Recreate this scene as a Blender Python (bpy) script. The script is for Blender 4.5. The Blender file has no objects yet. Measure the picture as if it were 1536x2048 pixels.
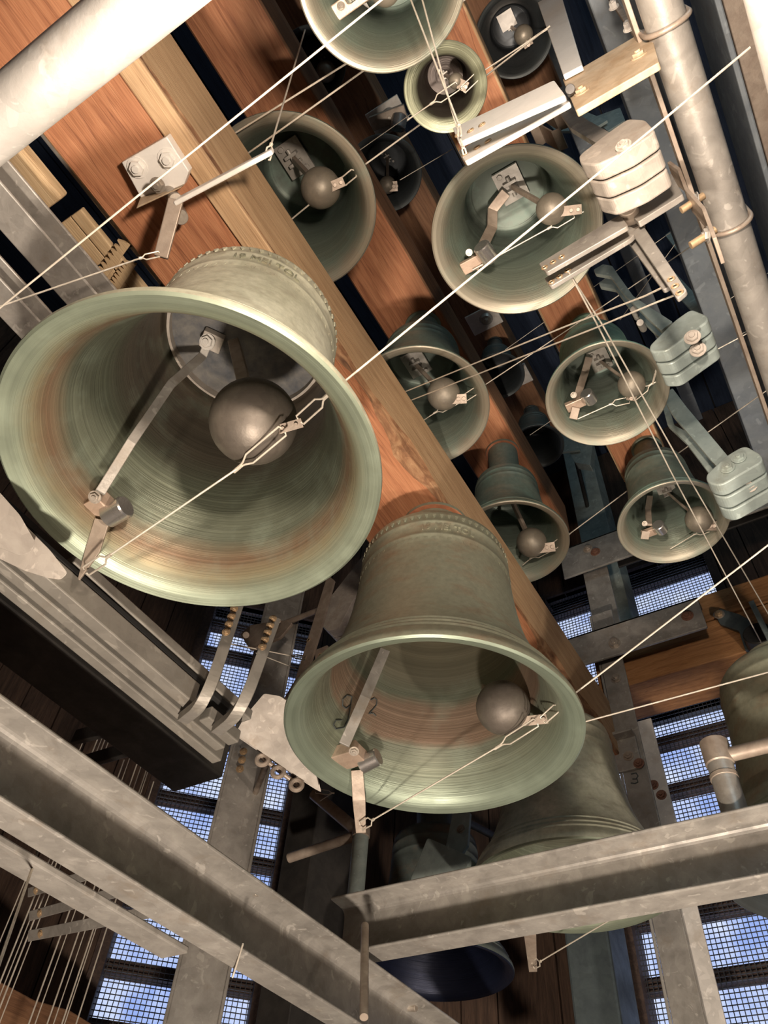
import bpy, bmesh, math, random
from mathutils import Vector, Matrix
random.seed(7)
PI = math.pi
SC = bpy.context.scene
COL = SC.collection
V = Vector

# ---------------------------------------------------------------- camera (eye at the origin, looking up into the bell frame)
F = 1540.0                                   # focal length in pixels of the 1536 x 2048 frame
M = Matrix(((0.51480268, -0.85522774, 0.05969689),
            (-0.67998049, -0.36492066, 0.63597126),
            (-0.52211563, -0.36799243, -0.76940031)))   # world -> camera (right, up, back)
cam_d = bpy.data.cameras.new('camera')
cam = bpy.data.objects.new('camera', cam_d)
COL.objects.link(cam)
cam.matrix_world = M.transposed().to_4x4()
cam_d.sensor_fit = 'VERTICAL'
cam_d.sensor_height = 32.0
cam_d.lens = F / 2048 * 32.0
cam_d.clip_start = 0.02
SC.camera = cam

# ---------------------------------------------------------------- world: cloudy bluish daylight seen through the louvres
w = bpy.data.worlds.new('sky'); SC.world = w; w.use_nodes = True
nt = w.node_tree; nt.nodes.clear()
wo = nt.nodes.new('ShaderNodeOutputWorld'); bg = nt.nodes.new('ShaderNodeBackground')
tc = nt.nodes.new('ShaderNodeTexCoord'); nz = nt.nodes.new('ShaderNodeTexNoise'); rp = nt.nodes.new('ShaderNodeValToRGB')
nz.inputs['Scale'].default_value = 22.0; nz.inputs['Detail'].default_value = 5.0
rp.color_ramp.elements[0].position = 0.35; rp.color_ramp.elements[0].color = (0.33, 0.46, 0.90, 1)
rp.color_ramp.elements[1].position = 0.66; rp.color_ramp.elements[1].color = (0.70, 0.79, 1.0, 1)
nt.links.new(tc.outputs['Generated'], nz.inputs['Vector']); nt.links.new(nz.outputs['Fac'], rp.inputs['Fac'])
nt.links.new(rp.outputs['Color'], bg.inputs['Color']); bg.inputs['Strength'].default_value = 1.0
nt.links.new(bg.outputs['Background'], wo.inputs['Surface'])

# ---------------------------------------------------------------- lights
def lamp(name, kind, loc, power, color, size=0.06, aim=None, spot=None):
    d = bpy.data.lights.new(name, kind); d.energy = power; d.color = color
    if kind == 'AREA': d.shape = 'RECTANGLE'; d.size = size; d.size_y = size
    else: d.shadow_soft_size = size
    if spot: d.spot_size = spot; d.spot_blend = 0.6
    o = bpy.data.objects.new(name, d); COL.objects.link(o); o.location = loc
    if aim is not None:
        o.rotation_euler = (V(aim) - V(loc)).to_track_quat('-Z', 'Y').to_euler()
    return o
lamp('work_lamp_high', 'SPOT', (0.02, -0.10, 0.72), 88, (1.0, 0.83, 0.68), 0.05, (0.12, 0.0, 2.0), math.radians(168))
lamp('work_lamp_low', 'POINT', (0.48, 0.30, -0.75), 225, (1.0, 0.86, 0.72), 0.06)
lamp('fill_lamp_right', 'SPOT', (1.1, -0.9, -0.5), 135, (1.0, 0.86, 0.72), 0.05, (2.6, 0.3, 1.7), math.radians(78))  # unseen fill lamp, added to brighten the far steel at right
lamp('daylight_louvre', 'AREA', (-1.7, -2.3, 3.4), 34, (0.60, 0.86, 1.0), 1.6, (1.0, 0.2, 2.0))

SC.view_settings.view_transform = 'Standard'
SC.view_settings.look = 'None'
SC.view_settings.gamma = 1.0
SC.view_settings.use_curve_mapping = False
SC.view_settings.exposure = 0.0

# ---------------------------------------------------------------- helpers: points of the place found along lines of sight
def ray(px, py):
    return M.transposed() @ V(((px - 768) / F, (1024 - py) / F, -1.0))
def at_z(px, py, z):
    d = ray(px, py); return d * (z / d.z)
def at_x(px, py, x):
    d = ray(px, py); return d * (x / d.x)
def at_y(px, py, y):
    d = ray(px, py); return d * (y / d.y)
def at_d(px, py, dep):
    return ray(px, py) * dep
def depth(p):
    return -(M @ V(p)).z
def pxsize(p, n):                            # n pixels measured at point p, in metres
    return n * depth(p) / F
X, Y, Z = V((1, 0, 0)), V((0, 1, 0)), V((0, 0, 1))

# ---------------------------------------------------------------- materials
MATS = {}
class NT:
    def __init__(s, name):
        s.m = bpy.data.materials.new(name); s.m.use_nodes = True; s.t = s.m.node_tree
        s.b = s.t.nodes['Principled BSDF']; s.tc = s.t.nodes.new('ShaderNodeTexCoord'); MATS[name] = s.m
    def n(s, t, **k):
        q = s.t.nodes.new(t)
        for a, b in k.items(): setattr(q, a, b)
        return q
    def l(s, a, b): s.t.links.new(a, b)
    def mapping(s, scale, src='Object', rot=(0, 0, 0)):
        q = s.n('ShaderNodeMapping'); q.inputs['Scale'].default_value = scale; q.inputs['Rotation'].default_value = rot
        s.l(s.tc.outputs[src], q.inputs['Vector']); return q.outputs['Vector']
    def noise(s, vec, scale, detail=4, rough=0.55, dist=0.0):
        q = s.n('ShaderNodeTexNoise'); q.inputs['Scale'].default_value = scale; q.inputs['Detail'].default_value = detail
        q.inputs['Roughness'].default_value = rough; q.inputs['Distortion'].default_value = dist
        s.l(vec, q.inputs['Vector']); return q.outputs['Fac']
    def ramp(s, fac, stops, interp='LINEAR'):
        q = s.n('ShaderNodeValToRGB'); e = q.color_ramp.elements; q.color_ramp.interpolation = interp
        while len(e) < len(stops): e.new(0.5)
        for i, (p, c) in enumerate(stops):
            e[i].position = p; e[i].color = (c[0], c[1], c[2], 1) if not isinstance(c, float) else (c, c, c, 1)
        s.l(fac, q.inputs['Fac']); return q.outputs['Color']
    def mix(s, fac, a, b, mode='MIX'):
        q = s.n('ShaderNodeMix', data_type='RGBA', blend_type=mode)
        for i, v in ((0, fac), (6, a), (7, b)):
            if isinstance(v, (int, float)): q.inputs[i].default_value = v
            elif isinstance(v, tuple): q.inputs[i].default_value = (*v, 1)
            else: s.l(v, q.inputs[i])
        return q.outputs[2]
    def bump(s, h, strength=0.3, dist=0.004):
        q = s.n('ShaderNodeBump'); q.inputs['Strength'].default_value = strength; q.inputs['Distance'].default_value = dist
        s.l(h, q.inputs['Height']); s.l(q.outputs['Normal'], s.b.inputs['Normal'])
    def done(s, col, rough, metal, spec=None):
        for k, v in (('Base Color', col), ('Roughness', rough), ('Metallic', metal)):
            if isinstance(v, (int, float)): s.b.inputs[k].default_value = v
            elif isinstance(v, tuple): s.b.inputs[k].default_value = (*v, 1)
            else: s.l(v, s.b.inputs[k])
        if spec is not None: s.b.inputs['Specular IOR Level'].default_value = spec
        return s.m

def bell_inside(name, stops, tint):
    k = NT(name)
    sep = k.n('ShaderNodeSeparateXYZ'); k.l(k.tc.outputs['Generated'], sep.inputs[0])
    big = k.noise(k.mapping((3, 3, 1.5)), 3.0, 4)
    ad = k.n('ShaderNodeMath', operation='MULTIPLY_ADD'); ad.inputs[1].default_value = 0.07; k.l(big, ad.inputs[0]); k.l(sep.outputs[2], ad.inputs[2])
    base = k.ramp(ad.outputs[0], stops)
    fine = k.noise(k.mapping((0.6, 0.6, 150), 'Generated'), 1.0, 3, 0.7)      # turned grooves
    wide = k.noise(k.mapping((0.5, 0.5, 26), 'Generated'), 1.0, 3, 0.6)
    c = k.mix(0.55, base, k.ramp(wide, [(0.3, 0.68), (0.7, 1.22)]), 'MULTIPLY')
    c = k.mix(0.6, c, k.ramp(fine, [(0.3, 0.7), (0.65, 1.18)]), 'MULTIPLY')
    pat = k.noise(k.mapping((1, 1, 1)), 9.0, 6, 0.65)
    c = k.mix(k.ramp(pat, [(0.5, 0.0), (0.75, 0.5)]), c, tint)
    k.bump(fine, 0.35, 0.003)
    return k.done(c, k.ramp(pat, [(0.3, 0.34), (0.7, 0.55)]), 0.55)
G1, G2, BR, BK = (0.25, 0.295, 0.225), (0.165, 0.18, 0.132), (0.25, 0.165, 0.105), (0.14, 0.122, 0.09)
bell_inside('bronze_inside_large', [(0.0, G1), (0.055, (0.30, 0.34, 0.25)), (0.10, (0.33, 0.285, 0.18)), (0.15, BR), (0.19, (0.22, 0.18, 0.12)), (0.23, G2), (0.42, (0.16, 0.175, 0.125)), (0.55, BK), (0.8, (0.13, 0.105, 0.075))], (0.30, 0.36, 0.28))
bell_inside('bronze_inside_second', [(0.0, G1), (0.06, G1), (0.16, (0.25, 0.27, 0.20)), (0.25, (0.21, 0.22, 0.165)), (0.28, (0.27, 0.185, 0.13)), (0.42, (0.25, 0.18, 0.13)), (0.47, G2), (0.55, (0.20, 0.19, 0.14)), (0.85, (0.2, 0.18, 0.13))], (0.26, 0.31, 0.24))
bell_inside('bronze_inside_small', [(0.0, (0.36, 0.32, 0.25)), (0.1, (0.32, 0.30, 0.23)), (0.2, (0.22, 0.245, 0.19)), (0.45, (0.15, 0.185, 0.15)), (0.8, (0.11, 0.13, 0.11))], (0.20, 0.31, 0.26))

def bell_outside(name, base, patina, brown, amt):
    k = NT(name)
    a = k.noise(k.mapping((1, 1, 0.6)), 5.0, 8, 0.62, 0.6); b = k.noise(k.mapping((1, 1, 2.2)), 11.0, 6, 0.6)
    c = k.mix(k.ramp(a, [(0.5 - amt, 0.0), (0.72 - amt, 1.0)]), base, patina)
    c = k.mix(k.ramp(b, [(0.5, 0.0), (0.72, 0.85)]), c, brown)
    sp = k.noise(k.mapping((1, 1, 1)), 70.0, 4, 0.6)
    c = k.mix(0.5, c, k.ramp(sp, [(0.3, 0.7), (0.7, 1.2)]), 'MULTIPLY')
    k.bump(sp, 0.25, 0.003)
    return k.done(c, 0.52, 0.35)
bell_outside('bronze_outside_pale', (0.385, 0.375, 0.275), (0.57, 0.56, 0.435), (0.28, 0.25, 0.18), 0.12)
bell_outside('bronze_outside_olive', (0.25, 0.25, 0.18), (0.30, 0.33, 0.245), (0.25, 0.185, 0.12), 0.0)
bell_outside('bronze_outside_green', (0.20, 0.25, 0.20), (0.24, 0.38, 0.31), (0.30, 0.29, 0.22), 0.02)
bell_inside('bronze_inside_mouth_shade', [(0.0, (0.27, 0.28, 0.19)), (0.09, (0.24, 0.25, 0.17)), (0.14, (0.07, 0.06, 0.045)), (0.5, (0.05, 0.04, 0.03)), (0.9, (0.04, 0.03, 0.025))], (0.2, 0.22, 0.15))  # dark above the lip: shade of the deep mouth put into the colour
bell_inside('bronze_inside_dim_shaded', [(0.0, (0.09, 0.10, 0.10)), (0.2, (0.06, 0.07, 0.075)), (0.8, (0.04, 0.045, 0.05))], (0.07, 0.09, 0.1))  # shade put into the bronze of bells hanging in the dark
bell_inside('bronze_inside_blue_shade', [(0.0, (0.012, 0.016, 0.035)), (0.2, (0.007, 0.010, 0.028)), (0.8, (0.004, 0.006, 0.015))], (0.01, 0.014, 0.03))  # darkness and blue daylight put into the bronze colour
bell_outside('bronze_outside_bright', (0.24, 0.40, 0.31), (0.30, 0.47, 0.38), (0.22, 0.30, 0.23), 0.02)
bell_outside('bronze_outside_shaded', (0.10, 0.12, 0.11), (0.15, 0.19, 0.17), (0.16, 0.13, 0.10), 0.0)  # outer bronze darkened to carry the shade around the far bells

def steel(name, base, dark, rough, metal, scale=14.0, fleck=0.5):
    k = NT(name)
    a = k.noise(k.mapping((1, 1, 1)), scale, 6, 0.6, 0.4)
    c = k.mix(k.ramp(a, [(0.33, 0.0), (0.68, 1.0)]), dark, base)
    v = k.n('ShaderNodeTexVoronoi'); v.inputs['Scale'].default_value = scale * 3.2; k.l(k.noise and k.mapping((1, 1, 1)), v.inputs['Vector'])
    c = k.mix(fleck, c, k.ramp(v.outputs['Color'], [(0.1, 0.82), (0.9, 1.15)]), 'MULTIPLY')
    if 'galv' in name or name == 'lead_grey':
        fl_ = k.noise(k.mapping((1, 1, 1)), scale * 2.6, 3, 0.5, 0.8); st = k.noise(k.mapping((1, 1, 1)), scale * .7, 5, 0.7)
        c = k.mix(k.ramp(fl_, [(0.63, 0.0), (0.68, 0.55)]), c, tuple(min(.9, q * 1.35) for q in base))
        c = k.mix(k.ramp(st, [(0.56, 0.0), (0.74, 0.55)]), c, (base[0] * .62, base[1] * .52, base[2] * .42))
    fn = k.noise(k.mapping((1, 1, 1)), scale * 9, 4, 0.6)
    k.bump(fn, 0.16, 0.002)
    return k.done(c, k.ramp(a, [(0.3, rough + 0.1), (0.7, rough - 0.06)]), metal)
steel('galvanised', (0.37, 0.345, 0.31), (0.23, 0.213, 0.19), 0.42, 0.32)
steel('galvanised_dull', (0.33, 0.305, 0.265), (0.24, 0.22, 0.19), 0.5, 0.35, 10)
steel('galvanised_white', (0.62, 0.585, 0.54), (0.50, 0.47, 0.43), 0.5, 0.15)
steel('galvanised_teal_daylit', (0.38, 0.44, 0.41), (0.27, 0.32, 0.30), 0.5, 0.3)  # teal cast of cool daylight put into the steel colour
steel('galvanised_blue_daylit', (0.27, 0.30, 0.32), (0.19, 0.22, 0.25), 0.55, 0.3, 9)  # bluish daylight tint put into the steel colour
steel('teal_dark', (0.11, 0.135, 0.135), (0.07, 0.085, 0.09), 0.5, 0.3)
steel('dark_steel', (0.055, 0.05, 0.045), (0.03, 0.028, 0.026), 0.5, 0.4)
steel('steel_overexposed', (0.82, 0.785, 0.73), (0.70, 0.67, 0.62), 0.4, 0.1, 10, 0.2)  # overexposed glare of the lamp put into a brighter steel colour
steel('rusty_plate', (0.55, 0.44, 0.31), (0.40, 0.28, 0.17), 0.6, 0.2, 22)
steel('tan_steel', (0.40, 0.33, 0.265), (0.27, 0.21, 0.165), 0.48, 0.35, 20)
steel('lead_grey', (0.43, 0.385, 0.335), (0.33, 0.29, 0.25), 0.62, 0.15, 16)
steel('iron_ball', (0.165, 0.142, 0.118), (0.11, 0.092, 0.077), 0.5, 0.5, 20)
steel('ball_grey', (0.26, 0.23, 0.18), (0.19, 0.165, 0.13), 0.5, 0.4, 18)
steel('chrome', (0.66, 0.63, 0.60), (0.52, 0.50, 0.48), 0.26, 0.9, 8, 0.1)
steel('bolt_steel', (0.45, 0.40, 0.34), (0.33, 0.28, 0.23), 0.4, 0.6, 30)
steel('rust', (0.22, 0.10, 0.06), (0.13, 0.06, 0.04), 0.75, 0.1, 40)
steel('brass', (0.50, 0.36, 0.22), (0.38, 0.26, 0.15), 0.42, 0.5, 30)
steel('copper_block', (0.52, 0.40, 0.31), (0.40, 0.29, 0.22), 0.42, 0.4, 24)
steel('wire_steel', (0.66, 0.60, 0.50), (0.52, 0.46, 0.38), 0.42, 0.35, 40)
steel('head_plate', (0.15, 0.14, 0.125), (0.06, 0.065, 0.075), 0.6, 0.25, 22)
steel('gasket', (0.50, 0.20, 0.10), (0.40, 0.15, 0.08), 0.8, 0.0, 30)
steel('black_hole', (0.012, 0.011, 0.01), (0.008, 0.008, 0.008), 0.8, 0.0)  # black put in for the dark of drilled holes and rail gaps
steel('mesh_wire', (0.10, 0.10, 0.11), (0.05, 0.05, 0.055), 0.5, 0.5)
steel('marker_ink', (0.05, 0.06, 0.06), (0.03, 0.035, 0.035), 0.7, 0.0)
steel('navy_cloth', (0.02, 0.035, 0.09), (0.012, 0.02, 0.055), 0.8, 0.0)

def wood(name, light, mid, dark, sc=(1.2, 14, 14), rough=0.62):
    k = NT(name)
    g = k.noise(k.mapping(sc), 3.0, 8, 0.65, 1.2); f = k.noise(k.mapping((sc[0] * 1.5, sc[1] * 7, sc[2] * 7)), 3.0, 3, 0.6)
    b = k.noise(k.mapping((1.1, 1.1, 1.1)), 2.6, 3)
    c = k.ramp(g, [(0.28, dark), (0.48, mid), (0.72, light)])
    c = k.mix(0.55, c, k.ramp(f, [(0.3, 0.72), (0.62, 1.12)]), 'MULTIPLY')
    c = k.mix(0.5, c, k.ramp(b, [(0.3, 0.75), (0.7, 1.2)]), 'MULTIPLY')
    cr = k.noise(k.mapping((sc[0] * .55, sc[1] * .9, sc[2] * .9)), 2.2, 2, 0.5, 0.3); ms = k.noise(k.mapping((1.3, 1.3, 1.3)), 3.1, 2)
    line = k.ramp(cr, [(0.488, 0.0), (0.5, 1.0), (0.512, 0.0)]); msk = k.ramp(ms, [(0.5, 0.0), (0.6, 0.8)])
    mm = k.mix(1.0, line, msk, 'MULTIPLY'); c = k.mix(mm, c, dark)
    ht = k.mix(0.8, f, k.mix(1.0, (1, 1, 1), mm, 'SUBTRACT'), 'MULTIPLY')
    k.bump(ht, 0.35, 0.004)
    return k.done(c, rough, 0.0, 0.3)
wood('timber_red', (0.50, 0.235, 0.12), (0.38, 0.16, 0.078), (0.20, 0.075, 0.038))
wood('timber_pale', (0.56, 0.385, 0.225), (0.47, 0.305, 0.17), (0.33, 0.20, 0.105))
wood('timber_bark', (0.42, 0.26, 0.14), (0.22, 0.11, 0.055), (0.07, 0.035, 0.02), (3, 9, 9), 0.8)
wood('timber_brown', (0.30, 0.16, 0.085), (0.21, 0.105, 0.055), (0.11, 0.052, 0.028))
wood('timber_orange', (0.46, 0.24, 0.105), (0.36, 0.175, 0.07), (0.20, 0.09, 0.04), (14, 1.2, 14))
wood('pine', (0.62, 0.47, 0.29), (0.53, 0.38, 0.22), (0.36, 0.23, 0.12))
wood('old_plank', (0.10, 0.06, 0.04), (0.06, 0.036, 0.025), (0.028, 0.018, 0.013), (14, 14, 1.2))
wood('navy_board', (0.035, 0.05, 0.085), (0.024, 0.036, 0.066), (0.014, 0.021, 0.04), (1.2, 12, 12), 0.7)
wood('slat_wood', (0.10, 0.065, 0.05), (0.06, 0.04, 0.034), (0.035, 0.025, 0.022), (12, 12, 12), 0.75)
k = NT('louvre_white'); a_ = k.noise(k.mapping((1, 1, 1)), 6.0, 5)
k.done(k.ramp(a_, [(0.3, (0.62, 0.66, 0.72)), (0.7, (0.8, 0.82, 0.85))]), 0.7, 0.0)
m = MATS

# ---------------------------------------------------------------- mesh builder
ORG = {}
class MB:
    def __init__(s): s.v = []; s.f = []; s.mi = []; s.sm = []
    def add(s, vs, fs, mi=0, smooth=False):
        n = len(s.v); s.v += [V(p) for p in vs]
        for f in fs: s.f.append([i + n for i in f]); s.mi.append(mi); s.sm.append(smooth)
        return s
    def box(s, a, b, mi=0):
        (x0, y0, z0), (x1, y1, z1) = a, b
        return s.hexa([V((x0, y0, z0)), V((x1, y0, z0)), V((x1, y1, z0)), V((x0, y1, z0)), V((x0, y0, z1)), V((x1, y0, z1)), V((x1, y1, z1)), V((x0, y1, z1))], mi)
    def hexa(s, p, mi=0):
        return s.add(p, [(3, 2, 1, 0), (4, 5, 6, 7), (0, 1, 5, 4), (1, 2, 6, 5), (2, 3, 7, 6), (3, 0, 4, 7)], mi)
    def bar(s, a, b, wd, w, t, mi=0):        # straight bar a-b, width along wd, thickness across
        a, b = V(a), V(b); d = (b - a).normalized(); wd = (V(wd) - d * V(wd).dot(d)).normalized(); n = d.cross(wd)
        W = wd * w / 2; T = n * t / 2
        return s.hexa([a - W - T, a + W - T, a + W + T, a - W + T, b - W - T, b + W - T, b + W + T, b - W + T], mi)
    def ribbon(s, pts, wd, w, t, mi=0):      # bent flat bar through pts
        pts = [V(p) for p in pts]; rings = []
        for i, p in enumerate(pts):
            d = (pts[min(i + 1, len(pts) - 1)] - pts[max(i - 1, 0)]).normalized()
            ww = w[i] if isinstance(w, (list, tuple)) else w
            u = (V(wd) - d * V(wd).dot(d)).normalized(); n = d.cross(u)
            rings.append([p - u * ww / 2 - n * t / 2, p + u * ww / 2 - n * t / 2, p + u * ww / 2 + n * t / 2, p - u * ww / 2 + n * t / 2])
        vs = [q for r in rings for q in r]; fs = [(3, 2, 1, 0)]
        for i in range(len(rings) - 1):
            for j in range(4): fs.append((i * 4 + j, i * 4 + (j + 1) % 4, i * 4 + 4 + (j + 1) % 4, i * 4 + 4 + j))
        e = (len(rings) - 1) * 4; fs.append((e, e + 1, e + 2, e + 3))
        return s.add(vs, fs, mi)
    def prism(s, pts, ex, mi=0):
        pts = [V(p) for p in pts]; ex = V(ex); n = len(pts)
        nrm = V((0, 0, 0))
        for i in range(n): nrm += pts[i].cross(pts[(i + 1) % n])
        if nrm.dot(ex) > 0: pts = pts[::-1]
        fs = [tuple(range(n)), tuple(range(2 * n - 1, n - 1, -1))]
        fs += [(i, n + i, n + (i + 1) % n, (i + 1) % n)[::-1] for i in range(n)]
        # orientation: first cap faces away from ex
        return s.add(pts + [p + ex for p in pts], fs, mi)
    def tube(s, pts, r, n=8, mi=0, cap=True):
        pts = [V(p) for p in pts]; rings = []; u = None
        for i, p in enumerate(pts):
            d = (pts[min(i + 1, len(pts) - 1)] - pts[max(i - 1, 0)]).normalized()
            if u is None: u = d.orthogonal().normalized()
            u = (u - d * u.dot(d)).normalized(); vv = d.cross(u)
            rr = r[i] if isinstance(r, (list, tuple)) else r
            rings.append([p + (u * math.cos(2 * PI * j / n) + vv * math.sin(2 * PI * j / n)) * rr for j in range(n)])
        vs = [q for rg in rings for q in rg]; fs = []
        for i in range(len(rings) - 1):
            for j in range(n): fs.append((i * n + j, i * n + (j + 1) % n, (i + 1) * n + (j + 1) % n, (i + 1) * n + j))
        s.add(vs, fs, mi, True)
        if cap:
            b = len(s.v) - len(vs)
            s.f.append([b + j for j in range(n)][::-1]); s.mi.append(mi); s.sm.append(False)
            e = len(s.v) - n; s.f.append([e + j for j in range(n)]); s.mi.append(mi); s.sm.append(False)
        return s
    def lathe(s, prof, n=64, c=(0, 0, 0), axis=Z, mi=0, smooth=True):
        ax = V(axis).normalized(); u = ax.orthogonal().normalized() if abs(ax.z) < 0.999 else X; vv = ax.cross(u); c = V(c)
        vs = []
        for (r, h) in prof:
            for j in range(n):
                a = 2 * PI * j / n; vs.append(c + ax * h + (u * math.cos(a) + vv * math.sin(a)) * max(r, 1e-5))
        fs = []
        for i in range(len(prof) - 1):
            for j in range(n): fs.append((i * n + j, i * n + (j + 1) % n, (i + 1) * n + (j + 1) % n, (i + 1) * n + j))
        return s.add(vs, fs, mi, smooth)
    def ball(s, c, r, n=32, mi=0, sq=1.0):
        return s.lathe([(r * math.sin(PI * i / 18), -r * sq * math.cos(PI * i / 18)) for i in range(19)], n, c, Z, mi)
    def cyl(s, a, b, r, n=20, mi=0, ch=0.0):
        a, b = V(a), V(b); h = (b - a).length; ch = ch or min(r, h) * 0.08
        return s.lathe([(0, 0), (r - ch, 0), (r, ch), (r, h - ch), (r - ch, h), (0, h)], n, a, b - a, mi, False if n <= 8 else True)
    def ring(s, c, axis, R, r, n=20, k=8, mi=0):
        return s.lathe([(R + r * math.cos(2 * PI * i / k), r * math.sin(2 * PI * i / k)) for i in range(k + 1)], n, c, axis, mi)
    def build(s, name, mats, parent=None, bevel=0.0, loc=None, auto=True):
        org = ORG[parent.name] if parent is not None else (V(loc) if loc is not None else (sum(s.v, V()) / max(1, len(s.v))))
        me = bpy.data.meshes.new(name)
        me.from_pydata([tuple(p - org) for p in s.v], [], s.f)
        for q in (mats if isinstance(mats, (list, tuple)) else [mats]): me.materials.append(MATS[q])
        me.polygons.foreach_set('material_index', s.mi); me.polygons.foreach_set('use_smooth', s.sm)
        bm = bmesh.new(); bm.from_mesh(me); bmesh.ops.recalc_face_normals(bm, faces=bm.faces); bm.to_mesh(me); bm.free()
        me.update()
        if any(s.sm) and auto:
            me.set_sharp_from_angle(angle=math.radians(42))
        o = bpy.data.objects.new(name, me); COL.objects.link(o)
        if parent is not None: o.parent = parent; ORG[o.name] = org
        else: o.location = org; ORG[o.name] = org
        if bevel:
            b = o.modifiers.new('edge', 'BEVEL'); b.width = bevel; b.segments = 2; b.limit_method = 'ANGLE'; b.angle_limit = 0.7
        return o
def tag(o, label, cat, group=None, kind=None):
    o['label'] = label; o['category'] = cat
    if group: o['group'] = group
    if kind: o['kind'] = kind
    return o
def thing(name, label, cat, loc, group=None):
    o = bpy.data.objects.new(name, None); COL.objects.link(o); o.location = loc; o.empty_display_size = 0.05
    ORG[o.name] = V(loc); return tag(o, label, cat, group)
def setting(name, loc=(0, 0, 0)):
    o = bpy.data.objects.new(name, None); COL.objects.link(o); o.location = loc; ORG[o.name] = V(loc); o['kind'] = 'structure'; return o
def hexbolt(p, axis, r, parent, mats=('bolt_steel', 'bolt_steel'), h=0.6, shank=0.0, name='bolt', washer=True):
    b = MB(); p = V(p); ax = V(axis).normalized()
    if washer: b.cyl(p, p + ax * r * 0.18, r * 1.35, 16, 1)
    b.cyl(p + ax * r * 0.12, p + ax * r * (h + 0.12), r, 6, 0)
    b.cyl(p, p + ax * (r * (h + 0.45) + shank), r * 0.5, 10, 0)
    return b.build(name, list(mats), parent)
def bushing(p, axis, r, parent):
    b = MB(); p = V(p); ax = V(axis).normalized()
    b.ring(p, ax, r, r * 0.38, 16, 6, 0); b.cyl(p - ax * r * 0.2, p + ax * r * 0.08, r * 0.8, 14, 1)
    return b.build('bushing', ['brass', 'black_hole'], parent)
def rounded(pts, r, n=5):
    pts = [V(p) for p in pts]; out = []
    for i, p in enumerate(pts):
        a = pts[i - 1] - p; b = pts[(i + 1) % len(pts)] - p
        k = min(r, a.length * 0.48, b.length * 0.48); A = p + a.normalized() * k; B = p + b.normalized() * k
        for j in range(n + 1):
            t = j / n; out.append(A * (1 - t) ** 2 + p * 2 * t * (1 - t) + B * t * t)
    return out

def xplate(pts, x, t, name, mat, parent, r=0.0, bev=.0015):
    q = [at_x(px, py, x) for px, py in pts]
    if r: q = rounded(q, r)
    return MB().prism(q, X * t).build(name, mat, parent, bev)

# ================================================================ THE ROOM (an octagonal tower chamber)
ZF, ZC, AP = -1.7, 4.6, 3.4
fl = setting('floor', (0, 0, ZF))
for i in range(24):
    x0 = -3.8 + i * 7.6 / 24
    MB().box((x0, -3.8, ZF - 0.05), (x0 + 7.6 / 24 - 0.008, 3.8, ZF)).build('board', 'old_plank', fl)
ce = setting('ceiling', (0, 0, ZC))
for i in range(30):
    y0 = -3.8 + i * 7.6 / 30
    dz = random.uniform(0, 0.012)
    MB().box((-3.8, y0, ZC + dz), (3.8, y0 + 7.6 / 30 - 0.01, ZC + 0.05)).build('board', 'navy_board', ce)
MB().box((-3.8, -3.8, ZC + 0.05), (3.8, 3.8, ZC + 0.1)).build('deck', 'dark_steel', ce)

def wall(name, ang, openings, board='old_plank', length=2.83, plain='dark_steel', boards=True):
    """one side of the octagon; openings = (u0,u1,z0,z1) with u along the wall (to the left seen from inside)"""
    n = V((math.cos(ang), math.sin(ang), 0)); t = V((-n.y, n.x, 0)); c = n * AP
    root = setting(name, c)
    us = sorted({-length / 2, length / 2, *[o[0] for o in openings], *[o[1] for o in openings]})
    for a, b in zip(us[:-1], us[1:]):
        zs = [ZF]
        for o in sorted([o for o in openings if o[0] <= a + 1e-6 and o[1] >= b - 1e-6], key=lambda o: o[2]): zs += [o[2], o[3]]
        zs.append(ZC)
        for z0, z1 in zip(zs[::2], zs[1::2]):
            nb = max(1, round((b - a) / 0.17)); 
            for i in range(nb):
                u0 = a + (b - a) * i / nb; u1 = a + (b - a) * (i + 1) / nb - 0.006
                off = random.uniform(-0.006, 0.006)
                P = lambda u, d, z: c + t * u + n * (d + off) + Z * z
                MB().hexa([P(u0, 0, z0), P(u1, 0, z0), P(u1, .04, z0), P(u0, .04, z0), P(u0, 0, z1), P(u1, 0, z1), P(u1, .04, z1), P(u0, .04, z1)]).build('board', board, root)
            P = lambda u, d, z: c + t * u + n * d + Z * z
            MB().hexa([P(a, .05, z0), P(b, .05, z0), P(b, .16, z0), P(a, .16, z0), P(a, .05, z1), P(b, .05, z1), P(b, .16, z1), P(a, .16, z1)]).build('backing', plain, root)
    return n, t, c
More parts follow.
